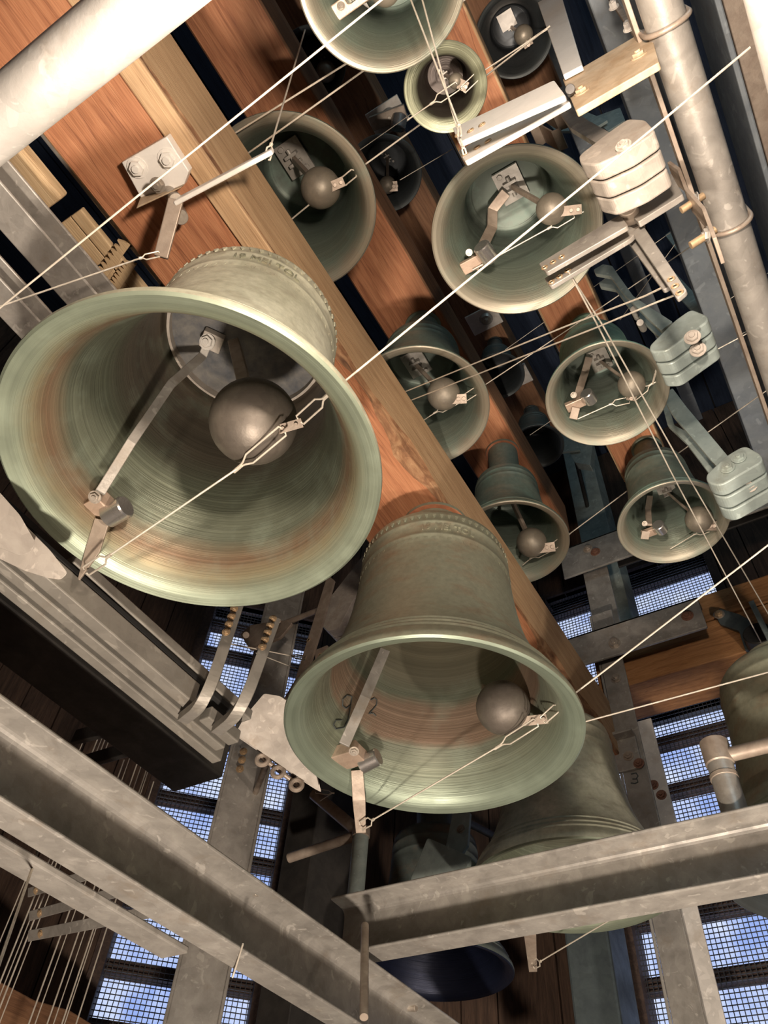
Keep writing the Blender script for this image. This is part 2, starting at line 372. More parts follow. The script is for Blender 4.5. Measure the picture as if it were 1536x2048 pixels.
def louvre(name, n, t, c, u0, u1, z0, z1, slats, pitch=0.0195, rail=0.055):
    """frame, tilted slats and a wire screen inside them; slats = list of heights of the dark rails"""
    root = setting(name, c + t * (u0 + u1) / 2 + Z * z0)
    P = lambda u, d, z: c + t * u + n * d + Z * z
    def bx(u_0, u_1, d0, d1, z_0, z_1): return MB().hexa([P(u_0, d0, z_0), P(u_1, d0, z_0), P(u_1, d1, z_0), P(u_0, d1, z_0), P(u_0, d0, z_1), P(u_1, d0, z_1), P(u_1, d1, z_1), P(u_0, d1, z_1)])
    for a, b in ((u0, u0 + .05), (u1 - .05, u1)): bx(a, b, -.02, .12, z0, z1).build('jamb', 'slat_wood', root)
    bx(u0, u1, -.02, .12, z0 - .04, z0).build('sill', 'slat_wood', root); bx(u0, u1, -.02, .12, z1, z1 + .04).build('head', 'slat_wood', root)
    for zz in slats:
        b = MB(); h = rail
        b.hexa([P(u0, .06, zz - h / 2), P(u1, .06, zz - h / 2), P(u1, .085, zz - h / 2 - .0), P(u0, .085, zz - h / 2), P(u0, .06, zz + h / 2), P(u1, .06, zz + h / 2), P(u1, .085, zz + h / 2), P(u0, .085, zz + h / 2)])
        b.hexa([P(u0, .085, zz - h / 2), P(u1, .085, zz - h / 2), P(u1, .105, zz - h / 2 - .008), P(u0, .105, zz - h / 2 - .008), P(u0, .085, zz - h / 2 + .02), P(u1, .085, zz - h / 2 + .02), P(u1, .105, zz - h / 2 + .012), P(u0, .105, zz - h / 2 + .012)])
        b.build('slat', 'slat_wood', root)
    b = MB(); r = 0.0016
    nu = int((u1 - u0) / pitch); nzz = int((z1 - z0) / pitch)
    for i in range(nu + 1):
        u = u0 + (u1 - u0) * i / nu; b.bar(P(u, .03, z0), P(u, .03, z1), t, 2 * r, 2 * r)
    for i in range(nzz + 1):
        z = z0 + (z1 - z0) * i / nzz; b.bar(P(u0, .032, z), P(u1, .032, z), Z, 2 * r, 2 * r)
    o = b.build('wire_screen', 'mesh_wire', root); o['kind'] = 'stuff'
    return root

nR = wall('wall_right', 0.0, [(0.22, 0.98, 0.55, 2.44), (0.10, 1.15, 2.56, 3.40)])
louvre('window_1', *nR, 0.22, 0.98, 0.55, 2.44, [0.72, 0.98, 1.235, 1.485, 1.76, 2.03, 2.285])
louvre('window_2', *nR, 0.10, 1.15, 2.56, 3.40, [2.70, 2.96, 3.33], rail=0.05)
nD = wall('wall_left', PI / 4, [(-0.30, 0.38, 0.55, 3.02)])
louvre('window_3', *nD, -0.30, 0.38, 0.55, 3.02, [0.72, 0.92, 1.125, 1.37, 1.62, 1.85, 2.19, 2.43, 2.72, 2.92], rail=0.05)
wall('wall_back', PI / 2, [])
wall('wall_rear', 3 * PI / 4, [])
wall('wall_near', PI, [], boards=False)
wall('wall_side', -3 * PI / 4, [])
wall('wall_front', -PI / 2, [], 'navy_board')
wall('wall_corner', -PI / 4, [], 'navy_board')
# pale wooden jamb board beside the lower right-hand louvre
jb = MB().box((3.33, 0.965, 0.3), (3.375, 1.05, 2.4)); jb = jb.build('trim_1', 'pine', loc=(3.35, 1.0, 0.3)); jb['kind'] = 'structure'

# ================================================================ TIMBER BELL BEAMS
def timber(label, x0, x1, y0, y1, z0, z1, mats=('timber_red', 'timber_pale', 'timber_bark'), wane=0.0, seed=1, grp='timber beams carrying the bells'):
    rnd = random.Random(seed); root = thing('timber_beam', label, 'beam', ((x0 + x1) / 2, (y0 + y1) / 2, z0), grp)
    b = MB(); n = 90; ny = 8; rings = []
    for i in range(n + 1):
        x = x0 + (x1 - x0) * i / n
        j = lambda a: (rnd.random() - .5) * a
        e = wane * (0.55 + 0.45 * math.sin(x * 5 + seed) + 0.5 * math.sin(x * 13.7)) + j(wane * .4)
        e = max(0.006, e); c = 0.006
        rings.append([V((x, y0, z0 + e)), V((x, y0 + e * .35, z0 + e * .35 + j(wane * .25))), V((x, y0 + e, z0)), V((x, y1 - c, z0)), V((x, y1, z0 + c)), V((x, y1, z1)), V((x, y0, z1))])
    k = 7; vs = [p for r in rings for p in r]
    mi = [2, 2, 0, 1, 1, 1, 1]
    for s_ in range(k):
        b2 = [(i * k + s_, i * k + (s_ + 1) % k, (i + 1) * k + (s_ + 1) % k, (i + 1) * k + s_) for i in range(n)]
        if s_ == 0: b.add(vs, b2, mi[0])
        else:
            for f in b2: b.f.append(list(f)); b.mi.append(mi[s_]); b.sm.append(False)
    b.f.append(list(range(k))); b.mi.append(1); b.sm.append(False)
    b.f.append([n * k + i for i in range(k)][::-1]); b.mi.append(1); b.sm.append(False)
    b.build('beam_body', list(mats), root)
    return root
H1, H2, H3, H4, H5 = 1.70, 2.55, 2.10, 3.20, 2.65
WB = timber('wide reddish beam across the middle with pale split side, carrying the two largest bells', -1.5, 2.585, .640, .918, H1, 1.94, wane=0.030, seed=3)
MB().box((-1.5, .640, 1.692), (.40, .692, 1.704)).build('lath', 'timber_pale', WB, .003)
timber('reddish brown beam just above and right of the widest beam, three mid-size bells below', -1.5, 2.2, .566, .788, H2, 2.72, ('timber_red', 'timber_brown', 'timber_brown'), seed=5)
timber('narrow reddish beam with pale edge on the right carrying the row of smaller bells', -1.2, 1.70, .066, .225, H3, 2.28, ('timber_red', 'timber_pale', 'timber_pale'), seed=8)
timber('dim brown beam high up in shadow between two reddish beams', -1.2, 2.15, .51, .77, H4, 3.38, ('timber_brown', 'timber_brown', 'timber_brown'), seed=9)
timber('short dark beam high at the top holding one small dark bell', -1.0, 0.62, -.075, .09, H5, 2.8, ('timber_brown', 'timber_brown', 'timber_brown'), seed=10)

# ================================================================ BELLS
OUT = [(1.0, 0.0), (1.003, .012), (.992, .03), (.965, .05), (.945, .066), (.948, .074), (.925, .086), (.915, .094), (.918, .101), (.885, .118), (.868, .128), (.870, .135), (.85, .146), (.80, .19), (.745, .25), (.70, .315), (.665, .39), (.64, .47), (.622, .55), (.61, .63), (.603, .665), (.609, .672), (.609, .682), (.601, .688), (.596, .745), (.602, .750), (.602, .760), (.594, .766), (.590, .80), (.578, .825), (.55, .845), (.49, .862), (.38, .872), (.0, .876)]
INN = [(1.0, 0.0), (.985, -.006), (.93, .004), (.885, .022), (.850, .05), (.815, .09), (.775, .14), (.735, .19), (.69, .255), (.655, .32), (.625, .39), (.60, .47), (.585, .56), (.575, .64), (.567, .72), (.555, .77), (.52, .80), (.46, .815), (.0, .82)]
def inner_r(h):
    for (r0, h0), (r1, h1) in zip(INN[2:-1], INN[3:]):
        if h0 <= h <= h1: return r0 + (r1 - r0) * (h - h0) / max(1e-9, h1 - h0)
    return 0.0
def refine(prof, k=3):
    out = []
    for a, b in zip(prof[:-1], prof[1:]):
        for i in range(k): t = i / k; out.append((a[0] + (b[0] - a[0]) * t, a[1] + (b[1] - a[1]) * t))
    return out + [prof[-1]]
BELLS = {}
THICK = [(1.0, 0.0), (.985, -.006), (.95, .0), (.74, .035), (.68, .07), (.64, .14), (.60, .25), (.57, .4), (.55, .6), (.53, .72), (.45, .80), (.0, .82)]
def bell(key, label, x, y, zm, D, H, outside='bronze_outside_green', inside='bronze_inside_small', group='bells of the carillon', n=96, ornament=False, gasket=False, neck=.27, inner=INN):
    c = V((x, y, zm)); root = thing('carillon_bell', label, 'bell', c, group); R = D / 2
    b = MB()
    b.lathe([(r * R, h * D) for r, h in OUT], n, c, Z, 0); b.lathe([(r * R, h * D) for r, h in refine(inner, 2)], n, c, Z, 1)
    b.build('shell', [outside, inside], root)
    hb = .872 * D; top = H - zm
    b = MB().lathe([(neck * R * 1.12, hb - .004), (neck * R * 1.12, hb + .01), (neck * R, hb + .02), (neck * R, top - .012), (neck * R * 1.15, top - .010), (neck * R * 1.15, top)], 40, c, Z, 0); b.build('crown', outside, root)
    if gasket: MB().lathe([(0, top - .012), (neck * R * 1.14, top - .012), (neck * R * 1.14, top - .001), (0, top - .001)], 48, c, Z).build('gasket_ring', 'gasket', root)
    BELLS[key] = dict(root=root, c=c, D=D, R=R)
    if ornament:
        b = MB(); N = 64
        for h, up in ((.655, -1), (.795, -1)):
            rr = .604 * R if h < .7 else .596 * R
            for i in range(N):
                a = 2 * PI * i / N; d = V((math.cos(a), math.sin(a), 0)); t = V((-d.y, d.x, 0)); p = c + d * rr + Z * h * D; s = .019 * R
                p = p - d * .003; q = [p - t * s * .8, p + t * s * .8, p + t * s * .45 - Z * s * 1.5, p - Z * s * 2.1, p - t * s * .45 - Z * s * 1.5]
                b.prism(q, d * .0045)
        o = b.build('leaf_frieze', outside, root); o['kind'] = 'stuff'
    return root
def text_mesh(txt, size, depth_):
    cu = bpy.data.curves.new('t', 'FONT'); cu.body = txt; cu.size = size; cu.extrude = depth_; cu.resolution_u = 3
    ob = bpy.data.objects.new('t', cu); COL.objects.link(ob); dg = bpy.context.evaluated_depsgraph_get()
    me = bpy.data.meshes.new_from_object(ob.evaluated_get(dg)); vs = [v.co.copy() for v in me.vertices]; fs = [list(p.vertices) for p in me.polygons]
    bpy.data.objects.remove(ob); bpy.data.curves.remove(cu); bpy.data.meshes.remove(me); return vs, fs
def inscription(key, txt, ang, h, size, mat):
    B = BELLS[key]; vs, fs = text_mesh(txt, size, .004); rr = .596 * B['R']
    out = []
    for v in vs:
        a = ang + v.x / rr; rad = rr + .002 + v.z * .5; out.append(B['c'] + V((math.cos(a) * rad, math.sin(a) * rad, h * B['D'] + v.y)))
    MB().add(out, fs).build('inscription', mat, B['root'])

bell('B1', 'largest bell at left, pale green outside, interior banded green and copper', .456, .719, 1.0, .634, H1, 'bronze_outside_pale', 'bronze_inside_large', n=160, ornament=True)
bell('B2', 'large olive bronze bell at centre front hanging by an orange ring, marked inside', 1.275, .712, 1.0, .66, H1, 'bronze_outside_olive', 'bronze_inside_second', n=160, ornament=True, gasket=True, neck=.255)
bell('B12', 'large greenish bell low behind the right-hand steel channel', 2.076, .708, 1.0, .57, H1, 'bronze_outside_pale', 'bronze_inside_large', n=112, neck=.15)
bell('B8', 'mid-size bell with grey clapper ball beside top of widest beam', .374, .65, 2.0, .448, H2)
bell('B7', 'mid-size bell behind the widest beam at its middle, second of three along it', 1.062, .654, 2.0, .424, H2)
bell('B6', 'mid-size bell with pale flaked shoulder, lowest of three behind widest beam', 1.692, .642, 2.0, .392, H2, gasket=True, neck=.30)
bell('B3', 'round greenish bell seen from below with clapper and chrome weight, above second lever pair', .624, .153, 1.72, .375, H3)
bell('B4', 'small bell with bright green crown beneath the two crossing wires', 1.108, .127, 1.72, .306, H3, 'bronze_outside_bright')
bell('B5', 'small teal bell lowest of the right-hand row above the steel angle', 1.596, .115, 1.72, .31, H3)
bell('B9', 'pinkish lit bell cut by the top edge of the picture', .067, .167, 1.72, .316, H3)
bell('B10', 'smallest olive bell with dark round mouth just below the top lit bell', .311, .163, 1.85, .178, H3, 'bronze_outside_green', 'bronze_inside_mouth_shade', inner=THICK)
bell('B11', 'small dark bell with pale square plate at top right of bell rows', .386, -.005, 2.4, .206, H5, 'bronze_outside_shaded', 'bronze_inside_dim_shaded')
bell('D1', 'dim bell in shadow right of the mid-size bell with grey ball', .62, .575, 2.9, .27, H4, 'bronze_outside_shaded', 'bronze_inside_dim_shaded')
bell('D2', 'dim bell in shadow under the rim of the top lit bell', .20, .60, 2.9, .22, H4, 'bronze_outside_shaded', 'bronze_inside_dim_shaded')
bell('D3', 'dim bell in deep shadow right of the middle mid-size bell, upper of two', 1.56, .575, 2.9, .22, H4, 'bronze_outside_shaded', 'bronze_inside_dim_shaded')
bell('D4', 'dim bell in deep shadow right of the middle mid-size bell, lower of two', 1.97, .58, 2.9, .24, H4, 'bronze_outside_shaded', 'bronze_inside_dim_shaded')
bell('B13', 'dark bell at right edge in front of the louvred window', 2.03, .0, .90, .63, 1.50, 'bronze_outside_olive', 'bronze_inside_dim_shaded')
bell('B15', 'bell in near darkness beneath the right-hand channel with bluish inside', 2.32, 1.28, 0.95, .50, H1, 'bronze_outside_shaded', 'bronze_inside_blue_shade')

def clapper(key, ball, r_px, tongue=None, dz=.13, mat='iron_ball', stem_w=.018, mount=True, top=None):
    B = BELLS[key]; c, D = B['c'], B['D']
    p = at_z(ball[0], ball[1], c.z + dz * D); r = pxsize(p, r_px)
    q = c + Z * (.80 * D) if top is None else at_z(top[0], top[1], c.z + .74 * D)
    cl = MB().ball(p, r, 36).build('clapper', mat, B['root'])
    d = (p - q).normalized()
    MB().ribbon([q, q + (p - q) * .5, p - d * r * .9], d.cross(Z), stem_w, stem_w * .8).build('clapper_stem', 'tan_steel', cl, .002)
    if tongue:
        e = at_z(tongue[0], tongue[1], p.z - r * .55); s0 = p - Z * r * .55 + (e - p) * .2
        tp_ = MB(); u_ = (e - s0).cross(ray(*tongue)).normalized(); tp_.bar(s0, e, u_, pxsize(e, 19), .006)
        for k_ in (.55, .85): tp_.cyl(s0.lerp(e, k_), s0.lerp(e, k_) - ray(*tongue).normalized() * .008, pxsize(e, 4), 12)
        tp_.build('tongue_plate', 'tan_steel', cl, .001)
    if mount:
        s = .11 * D
        b = MB().box((q.x - s, q.y - s * .8, q.z + .02 * D), (q.x + s, q.y + s * .8, q.z + .035 * D + .004)); 
        b.bar(q - Z * .03 * D + X * s * .25, q + Z * .03 * D + X * s * .25, X, s * .18, s * .8); b.bar(q - Z * .03 * D - X * s * .25, q + Z * .03 * D - X * s * .25, X, s * .18, s * .8)
        b.cyl(q - X * s * .6 - Z * .01 * D, q + X * s * .6 - Z * .01 * D, s * .13, 10)
        b.cyl(q - X * s * .75 + Y * s * .4 - Z * .0 * D, q - X * s * .75 + Y * s * .4 + Z * .03 * D, s * .17, 6); b.cyl(q + X * s * .75 - Y * s * .4, q + X * s * .75 - Y * s * .4 + Z * .03 * D, s * .17, 6)
        b.build('clapper_mount', 'galvanised', B['root'], .001)
    return p, r
def head_disc(key, mat='head_plate'):
    B = BELLS[key]; R, D = B['R'], B['D']
    MB().lathe([(0, .775 * D), (.53 * R, .775 * D), (.55 * R, .80 * D)], 64, B['c']).build('head_disc', mat, B['root'])
head_disc('B1')
MB().lathe([(.535 * BELLS['B1']['R'], .745 * .634), (.515 * BELLS['B1']['R'], .742 * .634), (.515 * BELLS['B1']['R'], .775 * .634), (.57 * BELLS['B1']['R'], .775 * .634)], 80, BELLS['B1']['c']).build('head_rim', 'lead_grey', BELLS['B1']['root'])
clapper('B1', (507, 843), 88, (605, 845), .22, top=(470, 690), stem_w=.03, mount=False)
clapper('B2', (1006, 1415), 54, (1098, 1437), .17, top=(930, 1330), stem_w=.024)
clapper('B12', (1290, 1700), 40, (1310, 1785), .12)
clapper('B8', (641, 376), 40, (688, 362), .12, 'ball_grey', .016, top=(587, 318))
clapper('B7', (887, 788), 33, (933, 797), .12, 'ball_grey', .016, top=(832, 730))
clapper('B6', (1063, 1085), 30, (1110, 1093), .10, 'ball_grey', .016)
clapper('B3', (1103, 418), 31, (1163, 418), .14, 'ball_grey', .012, top=(1022, 372))
clapper('B4', (1263, 769), 27, (1262, 800), .12, 'ball_grey', .010, top=(1200, 722))
clapper('B5', (1398, 1039), 27, (1432, 1052), .10, 'ball_grey', .010, top=(1335, 985))
clapper('B9', (770, -20), 30, None, .12, 'ball_grey', .012, top=(705, 10))
clapper('B10', (912, 162), 15, (934, 175), .15, 'ball_grey', .008)
clapper('B11', (1047, 70), 19, (1058, 92), .12, 'ball_grey', .008)
clapper('D1', (775, 370), 17, (795, 372), .10, 'ball_grey', .01)
clapper('D2', (652, 143), 20, None, .10, 'ball_grey', .01)
MB().box((.366 - .022, -.025, 2.55), (.366 + .022, .019, 2.556)).build('mount_plate', 'galvanised_white', BELLS['B11']['root'])

def keep_in(key, px, py, z, gap=None):
    gap = gap or (.065 if key in ('B1', 'B2') else .022)
    B = BELLS[key]
    for _ in range(200):
        p = at_z(px, py, z); h = (z - B['c'].z) / B['D']
        if h <= .01 or math.hypot(p.x - B['c'].x, p.y - B['c'].y) < inner_r(h) * B['R'] - gap: break
        z -= .005
    return p
def stopbar(key, pts, w, block, bsize, cyl, caxis, crad, clen, blade=None, bolt=None, wd=None, bladew=(26, 26, 10), mat='galvanised'):
    """flat bar from the bell head to a block with a turned weight and, on the large bells, a blade below"""
    B = BELLS[key]; P = [keep_in(key, *p) for p in pts]
    if wd is None: wd = (P[-1] - P[0]).cross(ray(pts[1][0], pts[1][1]))
    sb = MB().ribbon(P, wd, w, .008).build('stop_bar', mat, B['root'], .0012)
    bc = at_z(*block); s = bsize
    MB().bar(bc - Y * s[0] / 2, bc + Y * s[0] / 2, X, s[1], s[2]).build('stop_block', 'copper_block', sb, .002)
    cc = at_z(*cyl); ax = V(caxis).normalized()
    MB().cyl(cc, cc + ax * clen, crad, 32, 0, crad * .12).build('stop_weight', 'chrome', sb)
    if bolt: hexbolt(at_z(*bolt), V((-.4, -.3, -1)), .009 if key in ('B1', 'B2') else .006, sb)
    if blade:
        Q = [at_z(*q) for q in blade]
        MB().ribbon(Q, V((.6, -.8, 0)), [pxsize(q, bw) for q, bw in zip(Q, bladew)], .006).build('blade', 'tan_steel', sb, .001)
stopbar('B1', [(418, 680, 1.47), (405, 712, 1.45), (342, 768, 1.40), (262, 885, 1.22), (200, 985, 1.09)], .018, (185, 1020, 1.07), (.085, .05, .032), (214, 1034, 1.055), (0, -1, .12), .022, .046, [(205, 1040, 1.045), (186, 1100, 1.0), (158, 1160, .95)], (190, 994, 1.05), bladew=(30, 30, 4))
stopbar('B2', [(770, 1300, 1.40), (730, 1395, 1.22), (688, 1490, 1.07)], .026, (693, 1512, 1.045), (.085, .06, .032), (722, 1530, 1.035), (0, -1, .2), .022, .050, [(714, 1540, 1.03), (718, 1600, .975), (722, 1665, .93)], (708, 1502, 1.02), bladew=(24, 26, 20))
stopbar('B3', [(1012, 385, 1.98), (985, 420, 1.97), (984, 455, 1.93), (962, 500, 1.82), (947, 535, 1.77)], .026, (955, 522, 1.765), (.08, .03, .014), (982, 520, 1.752), (-1, .1, -.15), .020, .045, None, (938, 505, 1.75), mat='tan_steel')
stopbar('B4', [(1178, 715, 1.93), (1170, 745, 1.90), (1160, 775, 1.83), (1150, 815, 1.77)], .020, (1156, 806, 1.77), (.065, .026, .014), (1184, 803, 1.752), (-1, .1, -.15), .0165, .036, [(1152, 815, 1.76), (1146, 838, 1.745)], (1147, 790, 1.75), bladew=(16, 16), mat='tan_steel')
stopbar('B5', [(1300, 993, 1.93), (1296, 1020, 1.87), (1298, 1050, 1.78)], .018, (1306, 1062, 1.77), (.065, .026, .014), (1325, 1062, 1.752), (-1, .1, -.15), .017, .036, [(1292, 1062, 1.765), (1289, 1078, 1.755)], (1289, 1047, 1.76), bladew=(16, 16), mat='tan_steel')
stopbar('B9', [(740, -30, 1.95), (720, -10, 1.9), (690, 5, 1.82)], .026, (700, 5, 1.79), (.08, .03, .014), (712, -5, 1.78), (-1, .1, -.15), .02, .04, None, (682, 12, 1.78), mat='tan_steel')
q_ = [at_z(1056, 1800, .97), at_z(1060, 1870, .93), at_z(1066, 1942, .90)]
MB().ribbon(q_, V((.6, -.8, 0)), [pxsize(q_[0], 20), pxsize(q_[1], 24), pxsize(q_[2], 16)], .006).build('stop_blade', 'tan_steel', BELLS['B12']['root'], .001)
hexbolt(at_z(415, 684, 1.46), V((-.6, -.2, -1)), .013, BELLS['B1']['root'], ('galvanised_white', 'galvanised_white'))
MB().bar(at_z(405, 672, 1.478), at_z(445, 690, 1.478), Y, .04, .02).build('head_bracket', 'lead_grey', BELLS['B1']['root'], .002)
# raised inscriptions on the friezes, and the figures written inside the second bell
def ang_at(key, px, py, h):
    B = BELLS[key]; best = None
    for i in range(720):
        a = -PI + 2 * PI * i / 720; p = B['c'] + V((math.cos(a), math.sin(a), 0)) * .596 * B['R'] + Z * h * B['D']
        q = M @ p
        if V((math.cos(a), math.sin(a), 0)).dot(-p) <= 0: continue
        d = math.hypot(768 + F * q.x / -q.z - px, 1024 - F * q.y / -q.z - py)
        if best is None or d < best[0]: best = (d, a)
    return best[1]
inscription('B2', '19 MEI TOL', ang_at('B2', 846, 1103, .708), .703, .028, 'bronze_outside_olive')
inscription('B1', '19 MEI TOL', ang_at('B1', 462, 528, .708), .703, .028, 'bronze_outside_olive')
def on_inside(key, px, py):
    B = BELLS[key]; d = ray(px, py); c, D, R = B['c'], B['D'], B['R']
    t = c.z / d.z; t1 = (c.z + .8 * D) / d.z; last = None
    for i in range(600):
        p = d * (t + (t1 - t) * i / 600); h = (p.z - c.z) / D; rr = math.hypot(p.x - c.x, p.y - c.y)
        if h > .005 and rr > inner_r(h) * R - .002: return last if last is not None else p
        last = p
    return last
def scrawl(key, strokes, name):
    b = MB()
    for s in strokes:
        pts = []
        for a, bb in zip(s[:-1], s[1:]):
            for i in range(4): pts.append((a[0] + (bb[0] - a[0]) * i / 4, a[1] + (bb[1] - a[1]) * i / 4))
        pts.append(s[-1]); b.tube([on_inside(key, *p) for p in pts], .0014, 6)
    b.build(name, 'marker_ink', BELLS[key]['root'])
scrawl('B2', [[(704, 1393), (694, 1390), (686, 1398), (685, 1411), (692, 1417), (701, 1410), (704, 1393), (700, 1420), (696, 1440), (688, 1455), (672, 1458), (667, 1450), (672, 1440), (684, 1440)]], 'marked_figure')
scrawl('B2', [[(742, 1400), (748, 1396), (754, 1400), (753, 1410), (743, 1422), (738, 1427), (746, 1426), (752, 1432)]], 'marked_figure')

# ================================================================ STEEL FRAME
def channel(label, axis, a0, a1, web, open_dir, lip, z0, z1, t=.009, mat='galvanised', name='steel_channel', seg=1, grp=None):
    """C-section: web plane at coordinate web, flanges reach to lip; along X or Y"""
    sgn = 1 if lip > web else -1; wt = t * 1.1
    r = .018; prof = []                                   # (across, z) outline with filleted inside corners
    prof += [(web, z0), (lip, z0), (lip, z0 + t * .8)]
    for i in range(6):
        a = PI / 2 * i / 5; prof.append((web + sgn * (wt + r - r * math.sin(a)), z0 + t + r - r * math.cos(a)))
    for i in range(6):
        a = PI / 2 * i / 5; prof.append((web + sgn * (wt + r - r * math.cos(a)), z1 - t - r + r * math.sin(a)))
    prof += [(lip, z1 - t * .8), (lip, z1), (web, z1)]
    pts = [V((a0, p, z)) if axis == 'x' else V((p, a0, z)) for p, z in prof]
    o = MB().prism(pts, (X if axis == 'x' else Y) * (a1 - a0)).build(name, mat, None, .003, pts[0])
    return tag(o, label, 'steel beam', grp)
# lower left channel (opens towards the viewer) and the one lying across its top
cl = channel('heavy galvanised channel running from left edge to bottom centre, nearest of all steel', 'x', -1.2, 2.5, 1.132, -1, 1.06, .572, .712)
channel('galvanised channel across the lower right, resting on the left-hand channel', 'y', -1.6, 1.19, 1.69, -1, 1.612, .732, .873)
o = MB().box((-1.2, 1.140, .558), (1.12, 1.206, .571)).build('flat_bar', 'galvanised', None, .003, (0, 1.2, .558)); tag(o, 'flat steel bar under the nearest channel, ending short with a cut end', 'steel bar')
MB().cyl(at_y(494, 1786, 1.125), at_y(494, 1786, 1.125) + V((0, -.03, -.004)), .008, 14).build('pin', 'bolt_steel', cl)
MB().cyl(at_y(812, 2015, 1.125), at_y(812, 2015, 1.125) + V((0, -.03, -.004)), .009, 14).build('pin', 'bolt_steel', cl)
MB().cyl(at_z(730, 1850, .76), at_z(728, 2035, .53), .009, 14).build('vertical_rod', 'tan_steel', cl)

def post(label, corners, z0, z1, mat='galvanised', t=.010, name='steel_post', bev=.003):
    """open plates standing upright through the listed ground corners"""
    root = thing(name, label, 'steel post', V((corners[0][0], corners[0][1], z0)))
    for a, b in zip(corners[:-1], corners[1:]):
        A, Bv = V((a[0], a[1], z0)), V((b[0], b[1], z0)); n = (Bv - A).normalized().cross(Z)
        if n.dot(A) < 0: n = -n
        MB().hexa([A, Bv, Bv + n * t, A + n * t] + [p + Z * (z1 - z0) for p in (A, Bv, Bv + n * t, A + n * t)]).build('plate', mat, root, bev)
    return root
c3 = post('upright steel post with bolts and a written figure 3, right of the centre bell', [(2.69, .668), (2.6, .646), (2.6, .553)], ZF, 2.42)
p2 = MB().box((2.66, .510, ZF), (2.672, .60, 1.87)).build('strip', 'galvanised_white', c3, .002)
for px, py, mt in ((1228, 1285, 'bolt_steel'), (1232, 1357, 'bolt_steel')): hexbolt(at_x(px, py, 2.6 if py > 1300 else 2.52), -X, .017, c3, (mt, mt))
for px, py in ((1307, 1570), (1323, 1590)): hexbolt(at_x(px, py, 2.66), -X, .014, c3, ('rust', 'rust'))
# clip angle with two bolts on the post and the figure 3 below it
b = MB().box((2.54, .568, 1.758), (2.6, .72, 1.77)); b.box((2.585, .568, 1.628), (2.598, .72, 1.77)); o = b.build('clip_angle', 'galvanised', c3, .003)
for px, py, mt in ((1257, 1512, 'tan_steel'), (1278, 1527, 'rust')): hexbolt(at_x(px, py, 2.585), -X, .015, c3, (mt, mt))
P3 = lambda px, py: at_x(px, py, 2.5985)
MB().tube([P3(*p) for p in ((1262, 1548), (1272, 1546), (1276, 1552), (1272, 1558), (1265, 1558), (1274, 1558), (1276, 1564), (1270, 1567), (1262, 1566))], .0022, 6).build('marked_figure', 'marker_ink', c3)

pl = post('tan upright steel post at lower left standing before the louvred window', [(1.78, 1.80), (1.695, 1.745), (1.80, 1.66), (1.87, 1.74)], ZF, 2.75)
post('dark upright post in shadow left of the pipe tripod', [(2.12, 1.80), (2.12, 1.67), (2.3, 1.62)], ZF, 2.2, 'dark_steel')
post('thin grey upright post just right of the dark lower-left post', [(2.2, 1.76), (2.2, 1.70)], ZF, 1.9, 'galvanised')
o = MB().box((2.88, .88, ZF), (3.1, 1.045, 2.0)).build('pillar', 'teal_dark', None, .01, (2.95, .95, ZF)); tag(o, 'dark teal upright pillar left of the pale jamb board at bottom right', 'pillar')
o = post('greenish upright steel post behind the lowest right-hand bells', [(2.9, .695), (2.9, .53), (3.0, .51)], 2.43, 4.6, 'galvanised_teal_daylit')

for px, py in ((487, 1503), (484, 1520), (480, 1538)): hexbolt(at_x(px, py, 1.70), V((-1, -.6, -.2)), .010, pl, ('brass', 'brass'), .5)
# angle irons along the far side
def angle_y(label, x, y0, y1, z0, z1, fl, mat='galvanised', bolts=(), grp=None):
    root = thing('steel_angle', label, 'steel beam', (x, y0, z0), grp)
    MB().box((x, y0, z0), (x + .012, y1, z1)).build('upright_leg', mat, root, .003)
    MB().box((x, y0, z1 - .012), (x + fl, y1, z1)).build('flat_leg', mat, root, .003)
    b = MB(); n = 5; r = .022
    for (px, py, mt) in bolts: hexbolt(at_x(px, py, x), -X, .018, root, (mt, mt))
    return root
angle_y('short bolted steel angle crossing the post beside the orange timber', 2.52, .19, .80, 2.10, 2.262, .075, bolts=((1375, 1232, 'rust'), (1230, 1288, 'bolt_steel')))
angle_y('long steel angle with rusty bolt heads below the lowest small bell', 2.60, -1.6, .74, 2.70, 2.90, .09, bolts=((1176, 1098, 'tan_steel'), (1191, 1104, 'rust')))
angle_y('dark steel angle with thin bright edge under the long steel angle', 2.72, -1.7, .50, 2.775, 2.90, .09, 'dark_steel')
MB().box((2.66, .54, 2.25), (2.672, .66, 2.75)).build('gusset', 'galvanised', c3, .003)
wb = thing('cross_timber', 'orange brown timber of two boards at right behind the bolted angle', 'beam', (2.8, -.4, 2.08))
MB().box((2.70, -1.7, 2.285), (2.95, .70, 2.42)).build('board', 'timber_orange', wb, .004)
MB().box((2.705, -1.7, 2.08), (2.95, .70, 2.279)).build('board', 'timber_orange', wb, .004)
hb = thing('hinge_bracket', 'dark hinge bracket with bolt screwed to the orange timber at right edge', 'bracket', at_x(1480, 1240, 2.69))
xplate([(1428, 1226), (1440, 1217), (1478, 1228), (1500, 1240), (1520, 1300), (1490, 1300), (1478, 1262), (1440, 1248)], 2.685, .014, 'plate', 'teal_dark', hb, .004)
hexbolt(at_x(1438, 1229, 2.685), -X, .017, hb, ('brass', 'bolt_steel'))
MB().cyl(at_x(1515, 1265, 2.60), at_x(1530, 1300, 2.70), .055, 28).build('roller', 'dark_steel', hb)
MB().bar(at_x(1503, 1205, 2.55), at_x(1545, 1290, 2.55), X, .02, .02).build('blade', 'galvanised_teal_daylit', hb, .001)
wb2 = MB().box((3.24, -1.3, 2.40), (3.36, 1.1, 2.52)).build('trim_2', 'timber_brown', None, .004, (3.3, 0, 2.40)); wb2['kind'] = 'structure'

